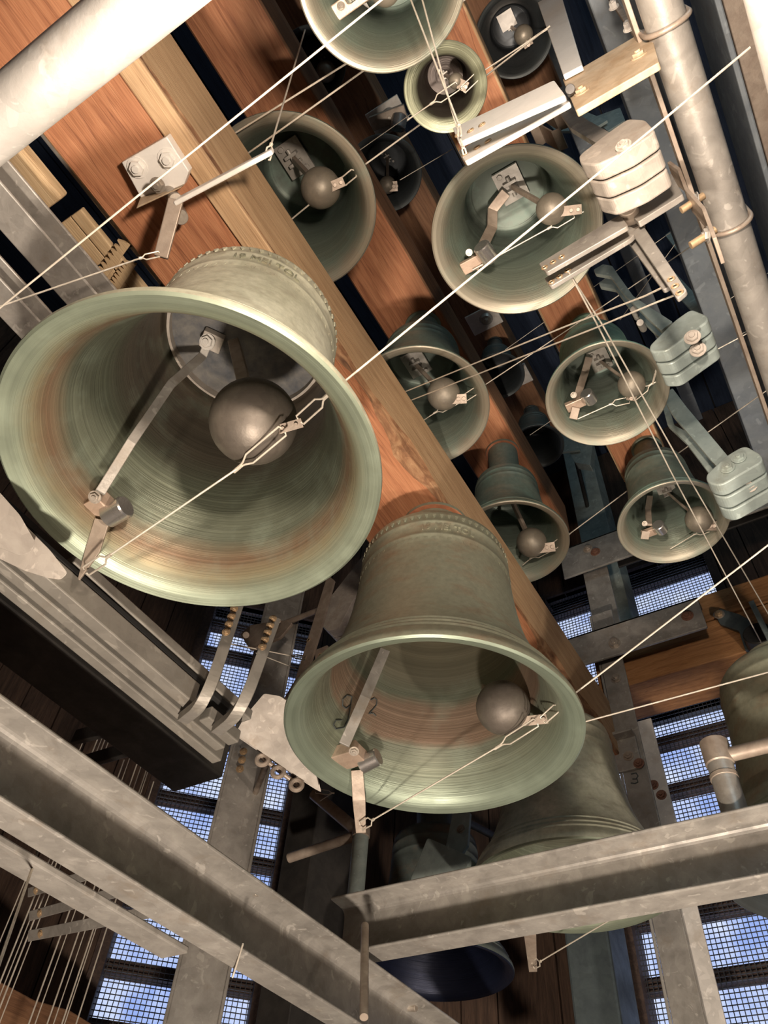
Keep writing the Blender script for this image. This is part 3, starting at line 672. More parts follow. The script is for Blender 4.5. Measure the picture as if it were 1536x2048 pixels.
# top-left pipe and right-hand pipe rack
o = MB().tube([(-.0683, -.15, .9), (-.0683, 2.6, .9)], .034, 40).build('steel_pipe', 'galvanised_white', None, 0, (-.07, .4, .9)); tag(o, 'thick pale pipe crossing the top left corner, nearest the lamp', 'pipe')
rp_ = thing('steel_pipe', 'long grey pipe slanting down the right side with clamps', 'pipe', (.5, -.2225, 1.5))
MB().tube([(-.4, -.2225, 1.5), (2.6, -.2225, 1.5)], .0325, 40).build('pipe_body', 'galvanised', rp_)
def ubolt(px, py, parent, r=.0365, mat='tan_steel'):
    p = at_z(px, py, 1.5); x = p.x; c = V((x, -.2225, 1.5)); pts = []
    pts.append(c + V((0, r + .0, r * 2.3 * -0 + .085)))
    for i in range(17):
        a = PI * i / 16; pts.append(c + V((0, r * math.cos(a), -r * math.sin(a))))
    pts.append(c + V((0, -r, .085)))
    MB().tube(pts, .0045, 10).build('u_bolt', mat, parent)
ubolt(1345, 40, rp_); ubolt(1448, 452, rp_); 
o = MB().box((-.4, -.186, 1.53), (2.6, -.178, 1.56)).build('flat_bar', 'tan_steel', None, .001, (.5, -.18, 1.53)); tag(o, 'thin flat bar running just left of the long grey pipe', 'steel bar')
o = MB().tube([(-.5, -.265, 1.0), (2.0, -.265, 1.0)], .040, 40).build('steel_pipe', 'galvanised', None, 0, (.3, -.265, 1.0)); tag(o, 'bright pipe in the very top right corner', 'pipe')
o = MB().box((-.6, -.66, 2.3), (2.6, -.46, 2.5)).build('steel_beam', 'tan_steel', None, .004, (1, -.56, 2.3)); tag(o, 'dim brown beam between the two right-hand pipes', 'steel beam')
o = MB().box((-.6, -.455, 2.22), (2.6, -.44, 2.5)).build('steel_flat', 'galvanised_blue_daylit', None, .004, (1, -.45, 2.22)); tag(o, 'bluish edge strip beside the dim brown beam at right', 'steel bar')
for i, (y0, y1, z0, z1, lab) in enumerate(((-.285, -.205, 2.45, 2.53, 'pale blue steel beam at top right behind the bright bracket'), (-.40, -.33, 2.95, 3.05, 'blue grey steel beam high behind the long grey pipe'), (-.12, -.06, 3.4, 3.5, 'distant bluish steel beam above the bright vertical arm'))):
    o = MB().box((-.8, y0, z0), (2.55, y1, z1)).build('steel_beam', 'galvanised_blue_daylit', None, .004, (.8, y0, z0)); tag(o, lab, 'steel beam', 'bluish roof steel')

# upper left: two steel channels, boards and slatted pine panel beyond the wide beam
channel('mottled grey steel channel at left edge above the largest bell, upper of two', 'x', -1.0, .60, 1.02, -1, .945, 1.50, 1.58)
channel('mottled grey steel channel at left edge above the largest bell, lower of two', 'x', -1.0, .55, 1.17, -1, 1.10, 1.50, 1.56)
pp = thing('pine_panel', 'pale slatted pine panel beyond the wide beam at left', 'panel', (.2, 1.0, 1.73))
for i in range(5):
    y0 = .975 + i * .0345; MB().box((.09, y0, 1.73 + (i % 2) * .003), (.76, y0 + .0325, 1.75)).build('slat', 'pine', pp, .003)
for xx in (.205, .315): MB().box((xx, .86, 1.722), (xx + .007, 1.15, 1.727)).build('strap', 'dark_steel', pp)
o = MB().box((-.07, .955, 1.66), (.05, 1.08, 1.70)).build('wooden_block', 'pine', None, .006, (0, 1.0, 1.66)); tag(o, 'blurred pine block lying across, above the slatted pine panel', 'board')
o = MB().box((-.6, .922, 1.745), (.8, .948, 1.77)).build('batten', 'galvanised', None, .003, (0, .93, 1.745)); tag(o, 'grey batten between slatted pine panel and wide beam', 'board')
for (a, b, lab) in (((262, 488), (210, 560), 'upper'), ((272, 530), (235, 585), 'lower')):
    A, Bv = at_z(*a, 1.71), at_z(*b, 1.71); d = (Bv - A).normalized(); n = Z.cross(d); pts = [A, Bv, Bv + n * .02]
    for i in range(8): t = 1 - i / 8; pts += [A + (Bv - A) * t + n * .028, A + (Bv - A) * (t - .06) + n * .014]
    o = MB().prism(pts, Z * .01).build('toothed_strip', 'pine', None, 0, A); tag(o, 'small toothed wooden strip above the largest bell, %s of two' % lab, 'strip')

# ================================================================ CRANK ON THE WIDE BEAM (upper left)
bk = thing('crank_bracket', 'bright square bracket and crank bolted under the wide beam', 'crank', at_z(310, 330, 1.68), 'transmission cranks')
pl_ = MB().prism([at_z(*p, 1.665) for p in ((243, 325), (333, 273), (378, 343), (367, 372), (281, 395))], Z * .03).build('bracket_plate', 'steel_overexposed', bk, .002)
MB().hexa([at_z(281, 395, 1.665), at_z(367, 372, 1.665), at_z(370, 366, 1.69), at_z(285, 388, 1.69), at_z(272, 418, 1.60), at_z(362, 376, 1.60), at_z(364, 372, 1.6), at_z(275, 412, 1.6)]).build('bracket_flange', 'rusty_plate', bk, .002)
for p in ((275, 335), (336, 318)): hexbolt(at_z(*p, 1.665), -Z, .016, bk, ('steel_overexposed', 'steel_overexposed'))
hexbolt(at_z(315, 370, 1.62), -Z, .012, bk); MB().cyl(at_z(352, 400, 1.585), at_z(338, 385, 1.665), .014, 20).build('pivot', 'bolt_steel', bk)
MB().cyl(at_z(362, 435, 1.64), at_z(355, 420, 1.69), .016, 20).build('pivot_nut', 'bolt_steel', bk)
A, Bv = at_z(352, 404, 1.58), at_z(546, 302, 1.58); MB().ribbon([A, A.lerp(Bv, .5), Bv], Z, [.03, .026, .018], .010).build('arm', 'steel_overexposed', bk, .003)
A, Bv = at_z(352, 400, 1.578), at_z(322, 515, 1.50); MB().ribbon([A, Bv], Y - X, [.030, .028], .010).build('arm', 'tan_steel', bk, .002)

# ================================================================ TRANSMISSION CRANKS ON THE RIGHT
def weights(parent, face, x, n, t, gap, mat, r=.012, grow=.985):
    q = [at_x(px, py, x) for px, py in face]; c = sum(q, V()) / len(q)
    for i in range(n):
        s = grow ** i; qq = [V((x, c.y + (p.y - c.y) * s, c.z + (p.z - c.z) * s)) + X * i * (t + gap) + Z * (-.002 * i) for p in q]
        MB().prism(rounded(qq, r), X * t).build('counterweight', mat, parent, .003)
    return c
kb = thing('crank', 'overexposed white crank with paired drilled arms near the lamp at top right', 'crank', at_x(1150, 190, .345), 'transmission cranks')
xplate([(905, 256), (1108, 160), (1130, 190), (917, 285)], .335, .010, 'arm', 'steel_overexposed', kb, .006)
xplate([(916, 302), (1122, 178), (1140, 204), (930, 323)], .372, .010, 'arm', 'steel_overexposed', kb, .006)
xplate([(1063, -30), (1116, -30), (1164, 130), (1126, 150)], .350, .010, 'upright_arm', 'steel_overexposed', kb)
xplate([(1125, 158), (1298, 56), (1318, 124), (1151, 221)], .362, .012, 'bracket_plate', 'rusty_plate', kb, .004)
MB().cyl(at_x(1140, 178, .345), at_x(1150, 200, .40), .008, 20).build('pivot', 'dark_steel', kb)
xplate([(1205, -20), (1222, -20), (1275, 60), (1298, 56), (1300, 70), (1270, 75)], .375, .010, 'strap', 'tan_steel', kb)
for p in ((1164, 184), (1278, 112)): hexbolt(at_x(*p, .362), -X, .010, kb, ('rusty_plate', 'rusty_plate'))
for p in ((1228, 15), (1258, 58)): hexbolt(at_x(*p, .372), -X - Z * .3, .008, kb, ('galvanised_white', 'galvanised_white'), 1.6)
for p in ((916, 270), (941, 261), (964, 249)): bushing(at_x(*p, .334), -X, .0052, kb)
for p in ((930, 308), (954, 295), (976, 282)): bushing(at_x(*p, .371), -X, .0052, kb)
xplate([(1112, 214), (1128, 204), (1172, 238), (1232, 272), (1210, 296), (1140, 255)], .46, .012, 'weight_arm', 'galvanised', kb, .004)
weights(kb, [(1157, 311), (1216, 265), (1256, 237), (1290, 239), (1311, 262), (1256, 300), (1192, 330), (1160, 326)], .455, 3, .030, .003, 'lead_grey')
for p, x in (((1247, 292), .452), ((1266, 320), .487), ((1272, 355), .52)): hexbolt(at_x(*p, x), -X - Z * .4, .010, kb, ('lead_grey', 'lead_grey'), .5)
for i, yy in enumerate((228, 268)):
    P = [at_x(px, py, .56 + .01 * i) for px, py in ((1068, yy + 10), (1085, yy - 2), (1112, yy + 14), (1128, yy + 8))]
    MB().ribbon(P, X, .05, .004).build('clip', 'tan_steel', kb)

ka = thing('crank', 'tan crank with two drilled arm pairs in front of round bell', 'crank', at_x(1270, 440, .60), 'transmission cranks')
xplate([(1077, 527), (1240, 428), (1256, 451), (1092, 545)], .575, .009, 'arm', 'galvanised', ka, .006)
xplate([(1088, 557), (1247, 447), (1276, 459), (1262, 476), (1100, 573)], .605, .009, 'arm', 'galvanised', ka, .006)
xplate([(1262, 463), (1286, 450), (1374, 581), (1354, 598)], .605, .008, 'arm', 'galvanised', ka, .006)
xplate([(1252, 478), (1270, 468), (1340, 572), (1326, 580)], .625, .008, 'arm', 'galvanised', ka, .006)
xplate([(1243, 408), (1342, 346), (1366, 388), (1276, 444)], .585, .012, 'bracket_plate', 'galvanised', ka, .004)
MB().cyl(at_x(1254, 412, .56), at_x(1272, 458, .64), .017, 28).build('pivot', 'tan_steel', ka)
P = [at_x(px, py, .60) for px, py in ((1345, 345), (1365, 360), (1380, 400), (1415, 440), (1438, 502))]
MB().ribbon(P, X, .045, .006).build('strap', 'tan_steel', ka, .001)
for p in ((1375, 412), (1395, 482)):
    a = at_x(*p, .60); MB().cyl(a + V((0, .012, -.004)), a + V((0, -.03, .008)), .0065, 12).build('clamp_stud', 'brass', ka); hexbolt(a + V((0, -.018, .004)), Y * .9 - X * .3, .010, ka, ('galvanised', 'galvanised'))
for p in ((1089, 535), (1106, 524), (1123, 514)): bushing(at_x(*p, .574), -X, .0048, ka)
for p in ((1103, 564), (1119, 553), (1135, 541)): bushing(at_x(*p, .604), -X, .0048, ka)
for p in ((1342, 558), (1350, 572), (1359, 585)): bushing(at_x(*p, .604), -X, .0048, ka)

kc = thing('crank', 'teal weighted crank with double curved arms right of small green-crowned bell', 'crank', at_x(1340, 650, .88), 'transmission cranks')
arm = [(1187, 539), (1206, 528), (1224, 531), (1236, 549), (1266, 591), (1345, 643), (1321, 661), (1247, 588), (1221, 553), (1190, 547)]
xplate(arm, .88, .010, 'weight_arm', 'galvanised_teal_daylit', kc, .004); xplate([(a + 10, b + 26) for a, b in arm], .93, .010, 'weight_arm', 'galvanised_teal_daylit', kc, .004)
weights(kc, [(1298, 692), (1350, 640), (1382, 618), (1415, 631), (1416, 642), (1332, 702), (1300, 704)], .87, 3, .028, .004, 'galvanised_teal_daylit')
for p, x in (((1385, 675), .868), ((1396, 700), .90)): hexbolt(at_x(*p, x), -X - Z * .5, .012, kc, ('lead_grey', 'lead_grey'))
for a, b in (((1267, 618), (1275, 635)), ((1280, 645), (1287, 658))): MB().cyl(at_x(*a, .90), at_x(*b, .94), .008, 12).build('stud', 'galvanised', kc)
kd = thing('crank', 'pale teal weighted crank at right edge beside lowest small bell', 'crank', at_x(1450, 920, 1.2), 'transmission cranks')
xplate([(1322, 790), (1345, 776), (1372, 812), (1456, 912), (1432, 932), (1345, 830)], 1.2, .012, 'weight_arm', 'galvanised_teal_daylit', kd, .004)
xplate([(1322, 800), (1336, 806), (1348, 850), (1390, 872), (1440, 950), (1425, 955), (1372, 885), (1335, 850)], 1.25, .010, 'weight_arm', 'galvanised_teal_daylit', kd, .004)
weights(kd, [(1411, 950), (1454, 910), (1489, 890), (1521, 908), (1527, 922), (1440, 972), (1414, 965)], 1.19, 3, .034, .005, 'galvanised_teal_daylit', .016)
for p, x in (((1478, 916), 1.188), ((1455, 936), 1.188)): hexbolt(at_x(*p, x), -X, .012, kd, ('galvanised_teal_daylit', 'galvanised_teal_daylit'), .4)
for p, x in (((1490, 950), 1.22), ((1498, 970), 1.24)): hexbolt(at_x(*p, x), -X - Z * .6, .013, kd, ('lead_grey', 'lead_grey'))

# weights and drilled levers between the two large bells and at the left edge
ke = thing('crank', 'grey stacked slab weights between the two large bells', 'crank', at_x(690, 1200, 1.72), 'transmission cranks')
weights(ke, [(746, 1085), (752, 1110), (678, 1255), (655, 1262), (628, 1236), (640, 1220)], 1.70, 3, .045, .004, 'lead_grey', .006)
xplate([(655, 1150), (668, 1160), (640, 1262), (600, 1390), (566, 1400), (590, 1360)], 1.52, .010, 'lever', 'tan_steel', ke, .004)
xplate([(630, 1300), (655, 1290), (658, 1312), (630, 1340)], 1.55, .010, 'lever', 'tan_steel', ke, .003)
for p in ((617, 1280), (609, 1315), (600, 1353)): bushing(at_x(*p, 1.519), -X, .006, ke)
bushing(at_x(640, 1310, 1.549), -X, .006, ke)
def dplate(parent, face, dep, n, t, gap, mat, r=.006, name='counterweight'):
    for i in range(n):
        q = [at_d(px + 3 * i, py + 5 * i, dep + i * (t + gap)) for px, py in face]; ex = ray(face[0][0], face[0][1]).normalized() * t
        MB().prism(rounded(q, r), ex).build(name, mat, parent, .003)
p_ = at_x(690, 1200, 1.76); MB().cyl(V((1.76, p_.y - .02, p_.z)), V((1.76, 1.72, p_.z)), .012, 16).build('shaft', 'tan_steel', ke)
kf = thing('crank', 'pale curved slab weight tucked under left rim of the centre bell', 'crank', at_x(540, 1450, 1.25), 'transmission cranks')
fc = [(528, 1387), (560, 1392), (600, 1420), (640, 1580), (625, 1572), (560, 1530), (470, 1468), (490, 1432)]
dplate(kf, fc, depth(at_z(600, 1450, 1.12)), 2, .035, .004, 'lead_grey')
for i, p in enumerate(((525, 1520), (556, 1544), (593, 1570))): MB().ring(at_d(*p, depth(at_z(600, 1450, 1.12)) + .0), X * .8 + Y * .5, .014, .006, 24, 8).build('eye_ring', 'tan_steel', kf)
p_ = at_d(555, 1470, depth(at_z(600, 1450, 1.12)) + .05); MB().tube([p_, V((1.79, 1.685, p_.z + .25))], .010, 14).build('shaft', 'tan_steel', kf)
MB().cyl(at_d(520, 1512, depth(at_z(600, 1450, 1.12)) + .02), at_d(598, 1572, depth(at_z(600, 1450, 1.12)) + .02), .006, 10).build('rod', 'tan_steel', kf)
kg = thing('crank', 'pale rounded slab weights at left edge below the largest bell', 'crank', at_d(60, 1100, 1.36), 'transmission cranks')
dplate(kg, [(-60, 960), (0, 1000), (60, 1060), (100, 1100), (136, 1146), (122, 1160), (95, 1156), (50, 1142), (0, 1118), (-60, 1085)], 1.27, 1, .02, .004, 'lead_grey')
dplate(kg, [(-60, 940), (0, 985), (40, 1030), (72, 1086), (60, 1106), (40, 1112), (0, 1096), (-60, 1062)], 1.245, 1, .012, .004, 'lead_grey')
kh = thing('crank', 'dark teal slab weight in shadow beneath the centre bell', 'crank', at_x(880, 1740, 2.0), 'transmission cranks')
xplate([(855, 1675), (945, 1715), (900, 1790), (820, 1760)], 1.95, .04, 'counterweight', 'galvanised_teal_daylit', kh, .01)
xplate([(905, 1625), (940, 1625), (935, 1690), (915, 1720), (890, 1700)], 1.99, .012, 'weight_arm', 'galvanised_teal_daylit', kh)
hexbolt(at_x(922, 1658, 1.99), -X, .01, kh)
MB().tube([at_x(925, 1640, 1.998), V((2.885, .96, 1.42))], .012, 14).build('shaft', 'dark_steel', kh)

# background cranks of the same kind, teal and dim
for pts, wts, x, lab in (([(1090, 240), (1150, 215), (1215, 240), (1180, 262), (1110, 262)], [(1185, 235), (1240, 215), (1250, 240), (1215, 262)], 1.1, 'dim teal crank behind the top stack of weights'),
                         ([(1325, 560), (1350, 545), (1440, 640), (1420, 660)], [(1480, 560), (1536, 600), (1536, 680), (1480, 640)], 1.9, 'pale teal crank partly hidden behind the long grey pipe'),
                         ([(1330, 470), (1350, 455), (1420, 540), (1400, 560)], [(1400, 520), (1440, 515), (1470, 570), (1420, 600)], 1.7, 'dim teal crank left of the long grey pipe'),
                         ([(1110, 890), (1150, 870), (1160, 900), (1120, 905)], [(1128, 885), (1185, 890), (1180, 930), (1150, 925)], 2.5, 'small dim bracket below the green-crowned bell')):
    kk = thing('crank', lab, 'crank', at_x(*pts[0], x), 'transmission cranks'); xplate(pts, x, .012, 'weight_arm', 'galvanised_teal_daylit', kk, .004); xplate(wts, x + .02, .05, 'counterweight', 'galvanised_teal_daylit', kk, .008)
p_ = at_x(1150, 910, 2.53); MB().tube([p_, V((2.905, .62, p_.z))], .012, 14).build('shaft', 'dark_steel', kk)
# bright square plates with a bolt under the dim high beam
for px, py, lab in ((1030, 757, 'bluish bolted plate on the dim beam, lower'), (968, 640, 'bluish bolted plate on the dim beam, middle'), (775, 235, 'grey bolted plate on the dim beam, upper')):
    p = at_z(px, py, 3.18); t = thing('bolted_plate', lab, 'plate', p, 'bolted plates under the dim beam')
    MB().box((p.x - .05, p.y - .07, 3.18), (p.x + .05, p.y + .07, 3.19)).build('plate', 'galvanised_white', t, .002)
    MB().lathe([(0, 3.165), (.022, 3.165), (.03, 3.18)], 24, V((p.x, p.y - .01, 0))).build('collar', 'galvanised', t); hexbolt(V((p.x, p.y - .01, 3.165)), -Z, .012, t)
MB().cyl(at_z(795, 258, 3.14), at_z(799, 232, 3.17), .030, 28).build('weight', 'chrome', t)
MB().bar(at_z(742, 248, 3.165), at_z(812, 222, 3.165), X, .05, .02).build('clamp', 'tan_steel', t, .002)

# ================================================================ RAILS, J-SHAPED BARS AND LOWER LEFT
def xbar(label, y0, y1, z0, z1, x0, x1, mat='galvanised_dull', grp='steel rails at left', name='steel_rail'):
    o = MB().box((x0, y0, z0), (x1, y1, z1)).build(name, mat, None, .003, ((x0 + x1) / 2, y0, z0)); return tag(o, label, 'rail', grp)
zr = .95
xbar('galvanised rail below the largest bell, nearest to its rim', 1.122 * zr, 1.156 * zr, zr, zr + .05, -1.6, .948 * zr)
xbar('galvanised rail below the largest bell, second from its rim', 1.169 * zr, 1.197 * zr, zr, zr + .05, -1.6, 1.112 * zr)
xbar('galvanised rail below the largest bell, third from its rim', 1.210 * zr, 1.238 * zr, zr, zr + .05, -1.6, 1.150 * zr)
xbar('short galvanised rail end between the two bent levers', 1.125 * zr, 1.156 * zr, zr, zr + .03, 1.0 * zr, 1.108 * zr)
MB().box((-1.6, 1.124 * zr, zr + .052), (1.10 * zr, 1.236 * zr, zr + .065)).build('gap_shade', 'black_hole', bpy.data.objects['steel_rail'], .002)  # black bar added to paint the shade in the gaps between rails
xbar('shadow-black beam along the underside of the left rails', 1.246 * zr, 1.40 * zr, zr - .005, zr + .1, -1.6, 1.20 * zr, 'dark_steel', None, 'steel_beam')  # black colour stands for the shadow below the rails
xbar('slanting rail end showing under the rim of the largest bell', 1.045 * 1.02, 1.085 * 1.02, 1.02, 1.045, .52, 1.05 * 1.02)
xbar('dark beam in shadow alongside the slanting rail end', 1.098 * 1.02, 1.125 * 1.02, 1.03, 1.08, .30, .92 * 1.02, 'dark_steel', None, 'steel_beam')
for i, (p, q_) in enumerate((((150, 1475), (262, 1447)), ((150, 1530), (300, 1485)))):
    A, Bv = at_z(*p, 1.0), at_z(*q_, .99); o = MB().bar(A, Bv, Z, .035, .014).build('dark_lever', 'dark_steel', None, .002, A); tag(o, 'black flat lever under the black beam at left, %s of two' % ('upper', 'lower')[i], 'lever', 'black levers at left')
def jbar(label, px):
    p = [at_z(*q) for q in px[:2]]; p.append(at_y(*px[2], p[1].y)); root = thing('bent_lever', label, 'lever', p[0], 'bent levers at the left rails'); pts = []
    for i in range(len(p) - 1):
        pts += [p[i]]
    pts.append(p[-1]); 
    # round the bend
    sm = [pts[0]]
    for i in range(1, len(pts) - 1):
        a, b_, c_ = pts[i - 1], pts[i], pts[i + 1]; A = b_.lerp(a, .45); C = b_.lerp(c_, .3)
        for j in range(13): t = j / 12; sm.append(A * (1 - t) ** 2 + b_ * 2 * t * (1 - t) + C * t * t)
    sm.append(pts[-1])
    MB().ribbon(sm, X - Y * .9, .024, .018).build('bar', 'galvanised_dull', root, .001)
    for i in range(5):
        q = pts[-1].lerp(pts[-2], .03 + .085 * i) ; hexbolt(q - (X + Y * .4) * .011, V((-1, -.6, -.2)), .0068, root, ('brass', 'brass'), .5)
    return root
jbar('bent bolted lever rising from the rails, left of two', [(367, 1437, .935), (412, 1402, .905), (478, 1205)])
jbar('bent bolted lever rising from the rails, right of two', [(434, 1460, .935), (484, 1420, .905), (550, 1240)])
lk = thing('linkage_plate', 'tan link plate with two studs behind the bent levers', 'plate', at_z(545, 1255, 1.9))
MB().prism(rounded([at_x(*p, 1.6) for p in ((480, 1268), (500, 1250), (560, 1240), (585, 1245), (560, 1275), (500, 1300))], .01), X * .012).build('plate', 'tan_steel', lk, .002)
for p in ((492, 1270), (555, 1242)): MB().cyl(at_x(*p, 1.56), at_x(*p, 1.61), .013, 16).build('stud', 'tan_steel', lk)
# three flat levers and the tracker wires at lower left
for i, (a, b, wd, lab) in enumerate((((58, 1785), (330, 1704), 17, 'upper'), ((60, 1832), (400, 1738), 18, 'middle'), ((58, 1872), (440, 1796), 20, 'lowest'))):
    A, Bv = at_z(*a, .80 - .03 * i), at_y(*b, 1.142); L = thing('flat_lever', 'flat steel lever behind the nearest channel at lower left, %s of three' % lab, 'lever', A, 'flat levers at lower left')
    MB().bar(A, Bv, V((-.5, 0, 1)), pxsize(A, wd), .006).build('blade', 'galvanised', L, .001); hexbolt(A.lerp(Bv, .08), V((-1, -.3, -.4)), .008, L, ('brass', 'brass'))
for i, (px, z0, z1) in enumerate(((-20, .2, 1.5), (14, .2, 1.4), (24, .2, 1.5), (33, .2, 1.4), (44, .2, 1.5), (100, .2, 1.4), (112, .2, 1.5), (135, .2, 1.4), (147, .2, 1.5), (163, .2, 1.4), (168, .2, 1.5), (190, .2, 1.4))):
    p = at_y(px, 1930, 1.95 + .02 * (i % 3)); o = MB().tube([(p.x, p.y, z0), (p.x, p.y, z1)], .0016 + .0006 * (i % 2), 6).build('tracker_wire', 'wire_steel', None, 0, p)
    tag(o, 'thin vertical tracker wire in the lower left bundle, %s counted from the left' % ('first second third fourth fifth sixth seventh eighth ninth tenth eleventh twelfth'.split()[i]), 'wire', 'tracker wires at lower left')
o = MB().prism([at_y(*p, 2.35) for p in ((-60, 1930), (0, 1962), (70, 2000), (140, 2020), (220, 2070), (200, 2200), (-100, 2200))], Y * .06).build('wooden_board', 'timber_brown', None, .004, at_y(60, 2040, 2.35)); tag(o, 'brown wooden board in the bottom left corner behind the wires', 'board')
# pipe tripod near the bottom centre, and the tee pipe at right
tp = thing('pipe_tripod', 'grey pipe fitting with two side arms below the centre bell', 'pipe', at_z(722, 1670, 1.25), 'pipe fittings')
pc = at_z(722, 1668, 1.25); MB().tube([pc + Z * .01, pc - Z * 2.9], .026, 24).build('upright', 'galvanised_teal_daylit', tp)
MB().cyl(pc - Z * .012, pc + Z * .02, .029, 24).build('collar', 'tan_steel', tp)
MB().tube([pc, at_z(628, 1588, 1.42)], .020, 20).build('side_arm', 'tan_steel', tp); MB().tube([pc, at_z(578, 1716, 1.22)], .016, 20).build('side_arm', 'tan_steel', tp)
te = thing('pipe_tee', 'rusty pipe tee with side arm in front of the right-hand louvre', 'pipe', at_z(1440, 1515, 1.02), 'pipe fittings')
pc = at_z(1436, 1515, 1.02); MB().tube([pc + Z * .03, V((pc.x, pc.y, .873))], .028, 28).build('upright', 'galvanised', te); MB().tube([pc, pc - Y * .8], .016, 20).build('side_arm', 'tan_steel', te)
MB().cyl(pc - Z * .02, pc + Z * .04, .031, 28).build('collar', 'tan_steel', te)
MB().cyl(V((pc.x, pc.y, pc.z - .045)), V((pc.x, pc.y, pc.z - .055)), .030, 28).build('clamp_ring', 'tan_steel', te)

# ================================================================ WIRES WITH THEIR HOOKS
def wire(label, segs, r=.0016, links=(), grp='clapper and crank wires', mat='wire_steel'):
    """segs: list of polylines of (px,py,z); links: list of (start, plate end) loops"""
    p0 = at_z(*segs[0][0]); root = thing('pull_wire', label, 'wire', p0, grp)
    for s in segs: MB().tube([at_z(*q) for q in s], r, 8).build('cable', mat, root)
    for (a, b, wd) in links:
        A, Bv = at_z(*a), at_z(*b); d = Bv - A; n = d.normalized().cross(ray(a[0], a[1])).normalized(); L = d.length; k = pxsize(A, wd) / 2
        pts = [A + n * k * .9 - d * .02, A + n * k * .25, A, A + d * .12 + n * k * .3, A + d * .25 + n * k, Bv + n * k, Bv + n * k * .4 + d * .02]
        pt2 = [A, A + d * .12 - n * k * .3, A + d * .25 - n * k, Bv - n * k, Bv - n * k * .4 + d * .02]
        MB().tube(pts[2:], r * .95, 8).tube(pt2, r * .95, 8).build('hook', mat, root)
        MB().tube([A - d * .12, A + d * .06], r * 1.9, 8).build('ferrule', mat, root)
    return root
wire('wire from the largest bell clapper up to the top right corner', [[(216, 1113, .958), (478, 935, 1.05)], [(650, 795, 1.06), (1300, 262, 1.25), (1500, 95, 1.32)]], .0019,
     [((478, 935, 1.05), (565, 862, 1.06), 22), ((650, 795, 1.06), (600, 840, 1.06), 22), ((216, 1113, .958), (172, 1142, .955), 20)])
wire('wire from the centre bell clapper rising to the right edge', [[(745, 1640, .935), (998, 1492, 1.03)], [(1122, 1408, 1.05), (1560, 1072, 1.2)]], .0019,
     [((998, 1492, 1.03), (1072, 1445, 1.04), 16), ((1122, 1408, 1.05), (1086, 1440, 1.04), 16), ((745, 1640, .935), (722, 1652, .932), 16)])
wire('wire leaving the centre bell rim low to the right edge', [[(1150, 1450, 1.18), (1175, 1442, 1.18), (1560, 1338, 1.25)]], .002)
wire('wire to the clapper of the bell behind the right-hand channel', [[(1080, 1923, .90), (1245, 1825, .95)]], .0019, [((1245, 1825, .95), (1290, 1785, .96), 16), ((1080, 1923, .90), (1066, 1930, .90), 14)])
wire('bright wire crossing the whole top left, in front of the bracket', [[(-20, 632, 1.05), (300, 372, 1.1), (795, -26, 1.2)]], .0015)
wire('thin wire from left edge to crank hook above the largest bell', [[(-10, 616, 1.25), (282, 516, 1.48)]], .0017, [((282, 516, 1.48), (318, 508, 1.50), 10)])
wire('upper of two wires behind the wide beam to the top edge', [[(440, 285, 1.95), (768, 80, 1.95), (900, -10, 1.95)]], .0022)
wire('lower of two wires behind the wide beam to the top edge', [[(480, 318, 1.95), (768, 112, 1.95), (945, -12, 1.95)]], .0022)
wire('wire through the clapper of the bell beside the wide beam', [[(575, 445, 2.03), (630, 400, 2.03)], [(715, 340, 2.03), (935, 180, 2.0), (1100, 52, 2.0)]], .0021, [((630, 400, 2.03), (668, 366, 2.03), 16), ((715, 340, 2.03), (686, 364, 2.03), 16)])
wire('steep wire rising from the bracket crank arm', [[(542, 290, 1.60), (610, 60, 2.2)]], .002, [((542, 290, 1.60), (534, 318, 1.58), 12)])
wire('wire through the smallest olive bell', [[(815, 240, 1.85), (866, 205, 1.85)], [(962, 145, 1.86), (1095, 58, 1.9)]], .0015, [((866, 205, 1.85), (915, 172, 1.85), 16), ((962, 145, 1.86), (926, 180, 1.85), 14)])
wire('left wire of the steep pair down to the white crank', [[(818, -10, 1.7), (918, 250, 1.40)]], .0017, [((918, 250, 1.40), (919, 272, 1.37), 6)])
wire('right wire of the steep pair down to the white crank', [[(842, -10, 1.7), (902, 215, 1.45), (926, 295, 1.36)]], .0017, [((926, 295, 1.36), (930, 308, 1.36), 6)])
wire('left wire of the long pair from tan crank to lower right', [[(1138, 545, 1.36), (1195, 650, 1.40), (1340, 940, 1.5), (1560, 1356, 1.6)]], .0017)
wire('right wire of the long pair from tan crank to lower right', [[(1142, 552, 1.38), (1205, 650, 1.42), (1360, 925, 1.5), (1560, 1268, 1.6)]], .0017)
wire('upper wire from tan crank lower arm to the wide beam', [[(1325, 575, 1.20), (1290, 592, 1.25), (1133, 652, 1.45), (806, 785, 1.96)]], .0017)
wire('lower wire from tan crank lower arm to the wide beam', [[(1360, 586, 1.19), (1310, 606, 1.22), (1193, 655, 1.40), (818, 802, 1.96)]], .0017)
wire('wire through the middle bell behind the wide beam', [[(845, 842, 2.04), (872, 824, 2.04)], [(962, 775, 2.04), (1150, 650, 2.0), (1445, 450, 2.1)]], .0017, [((872, 824, 2.04), (915, 800, 2.04), 14), ((962, 775, 2.04), (928, 797, 2.04), 14)])
wire('wire through the flaked bell up to the right edge', [[(1045, 1130, 2.03), (1064, 1115, 2.03)], [(1136, 1070, 2.03), (1340, 918, 2.0), (1560, 762, 2.0)]], .0019, [((1064, 1115, 2.03), (1105, 1093, 2.03), 13), ((1136, 1070, 2.03), (1108, 1092, 2.03), 13)])
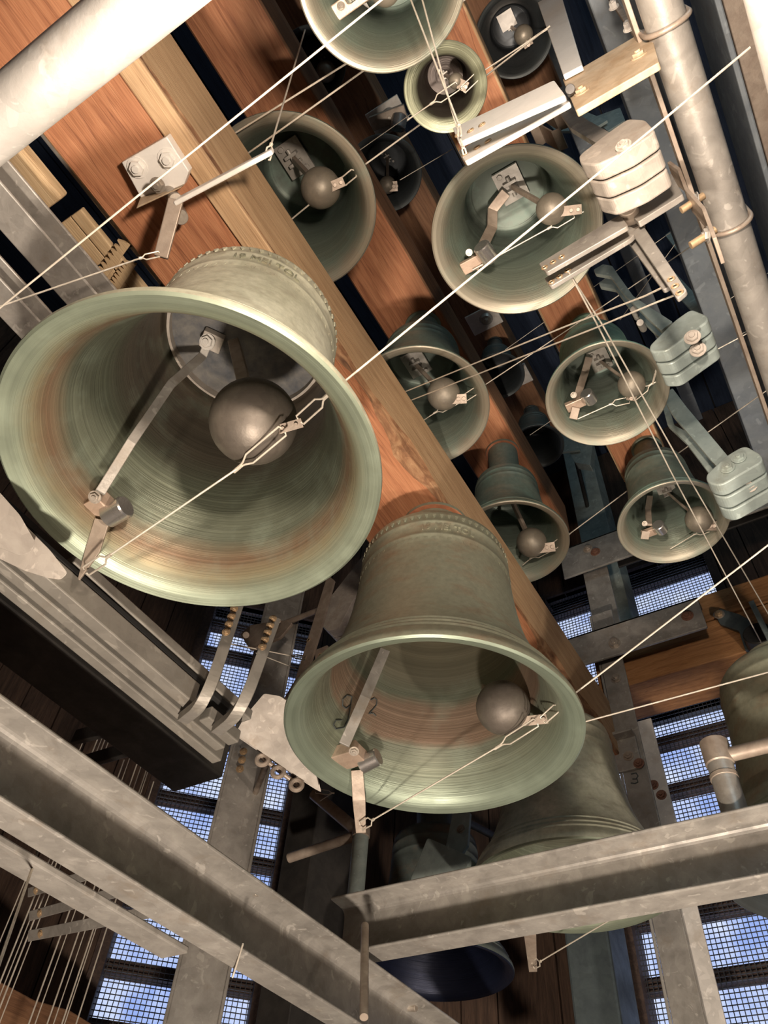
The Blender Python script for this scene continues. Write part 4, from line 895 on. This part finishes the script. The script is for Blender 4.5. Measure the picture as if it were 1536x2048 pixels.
wire('wire through the clapper of the green-crowned bell', [[(1155, 838, 1.745), (1222, 808, 1.75)], [(1300, 770, 1.75), (1560, 632, 1.75)]], .0016, [((1222, 808, 1.75), (1258, 800, 1.75), 12), ((1300, 770, 1.75), (1266, 797, 1.75), 12), ((1312, 742, 1.74), (1305, 768, 1.75), 2)])
wire('wire through the clapper of the round bell', [[(945, 540, 1.75), (1100, 455, 1.76)], [(1205, 397, 1.76), (1330, 330, 1.8)]], .0016, [((1100, 455, 1.76), (1145, 428, 1.76), 16), ((1205, 397, 1.76), (1162, 418, 1.76), 14)])
wire('wire through the lowest small bell', [[(1340, 1098, 1.74), (1390, 1068, 1.75)], [(1455, 1035, 1.75), (1560, 950, 1.75)]], .0014, [((1390, 1068, 1.75), (1425, 1056, 1.75), 10), ((1455, 1035, 1.75), (1432, 1052, 1.75), 10)])
wire('wire through the small dark bell at top right', [[(960, 150, 2.4), (1030, 100, 2.4), (1110, 45, 2.4)]], .0018)
for i, (a, b, lab) in enumerate((((1060, 870), (1545, 540), 'lowest'), ((1240, 640), (1400, 420), 'second'), ((1010, 700), (1390, 430), 'third'), ((1190, 800), (1500, 660), 'fourth'), ((720, 300), (890, 180), 'uppermost'), ((800, 360), (905, 298), 'short'))):
    wire('thin dim background wire on the right side, %s of six' % lab, [[(a[0], a[1], 2.6), (b[0], b[1], 2.6)]], .0013, grp='dim background wires')
wire('thin wire between bent levers and drilled lever, upper', [[(448, 1285, 1.2), (585, 1312, 1.25), (612, 1316, 1.26)]], .0015, [((585, 1312, 1.25), (610, 1316, 1.26), 8)])
wire('thin wire between bent levers and drilled lever, lower', [[(512, 1306, 1.2), (592, 1337, 1.25)]], .0012)
wire('greenish hooked wire end on the pipe tripod arm', [[(640, 1602, 1.36), (665, 1586, 1.36)]], .0014, [((665, 1586, 1.36), (632, 1582, 1.36), 8)])
wire('hooked wire looped over the nearest channel at left', [[(92, 1655, .60), (70, 1715, .585)], [(70, 1720, .58), (-30, 2010, .3)]], .0022)
wire('hooked wire end on the nearest channel at bottom centre', [[(486, 1888, .575), (470, 1940, .56), (465, 1955, .55)]], .0018)
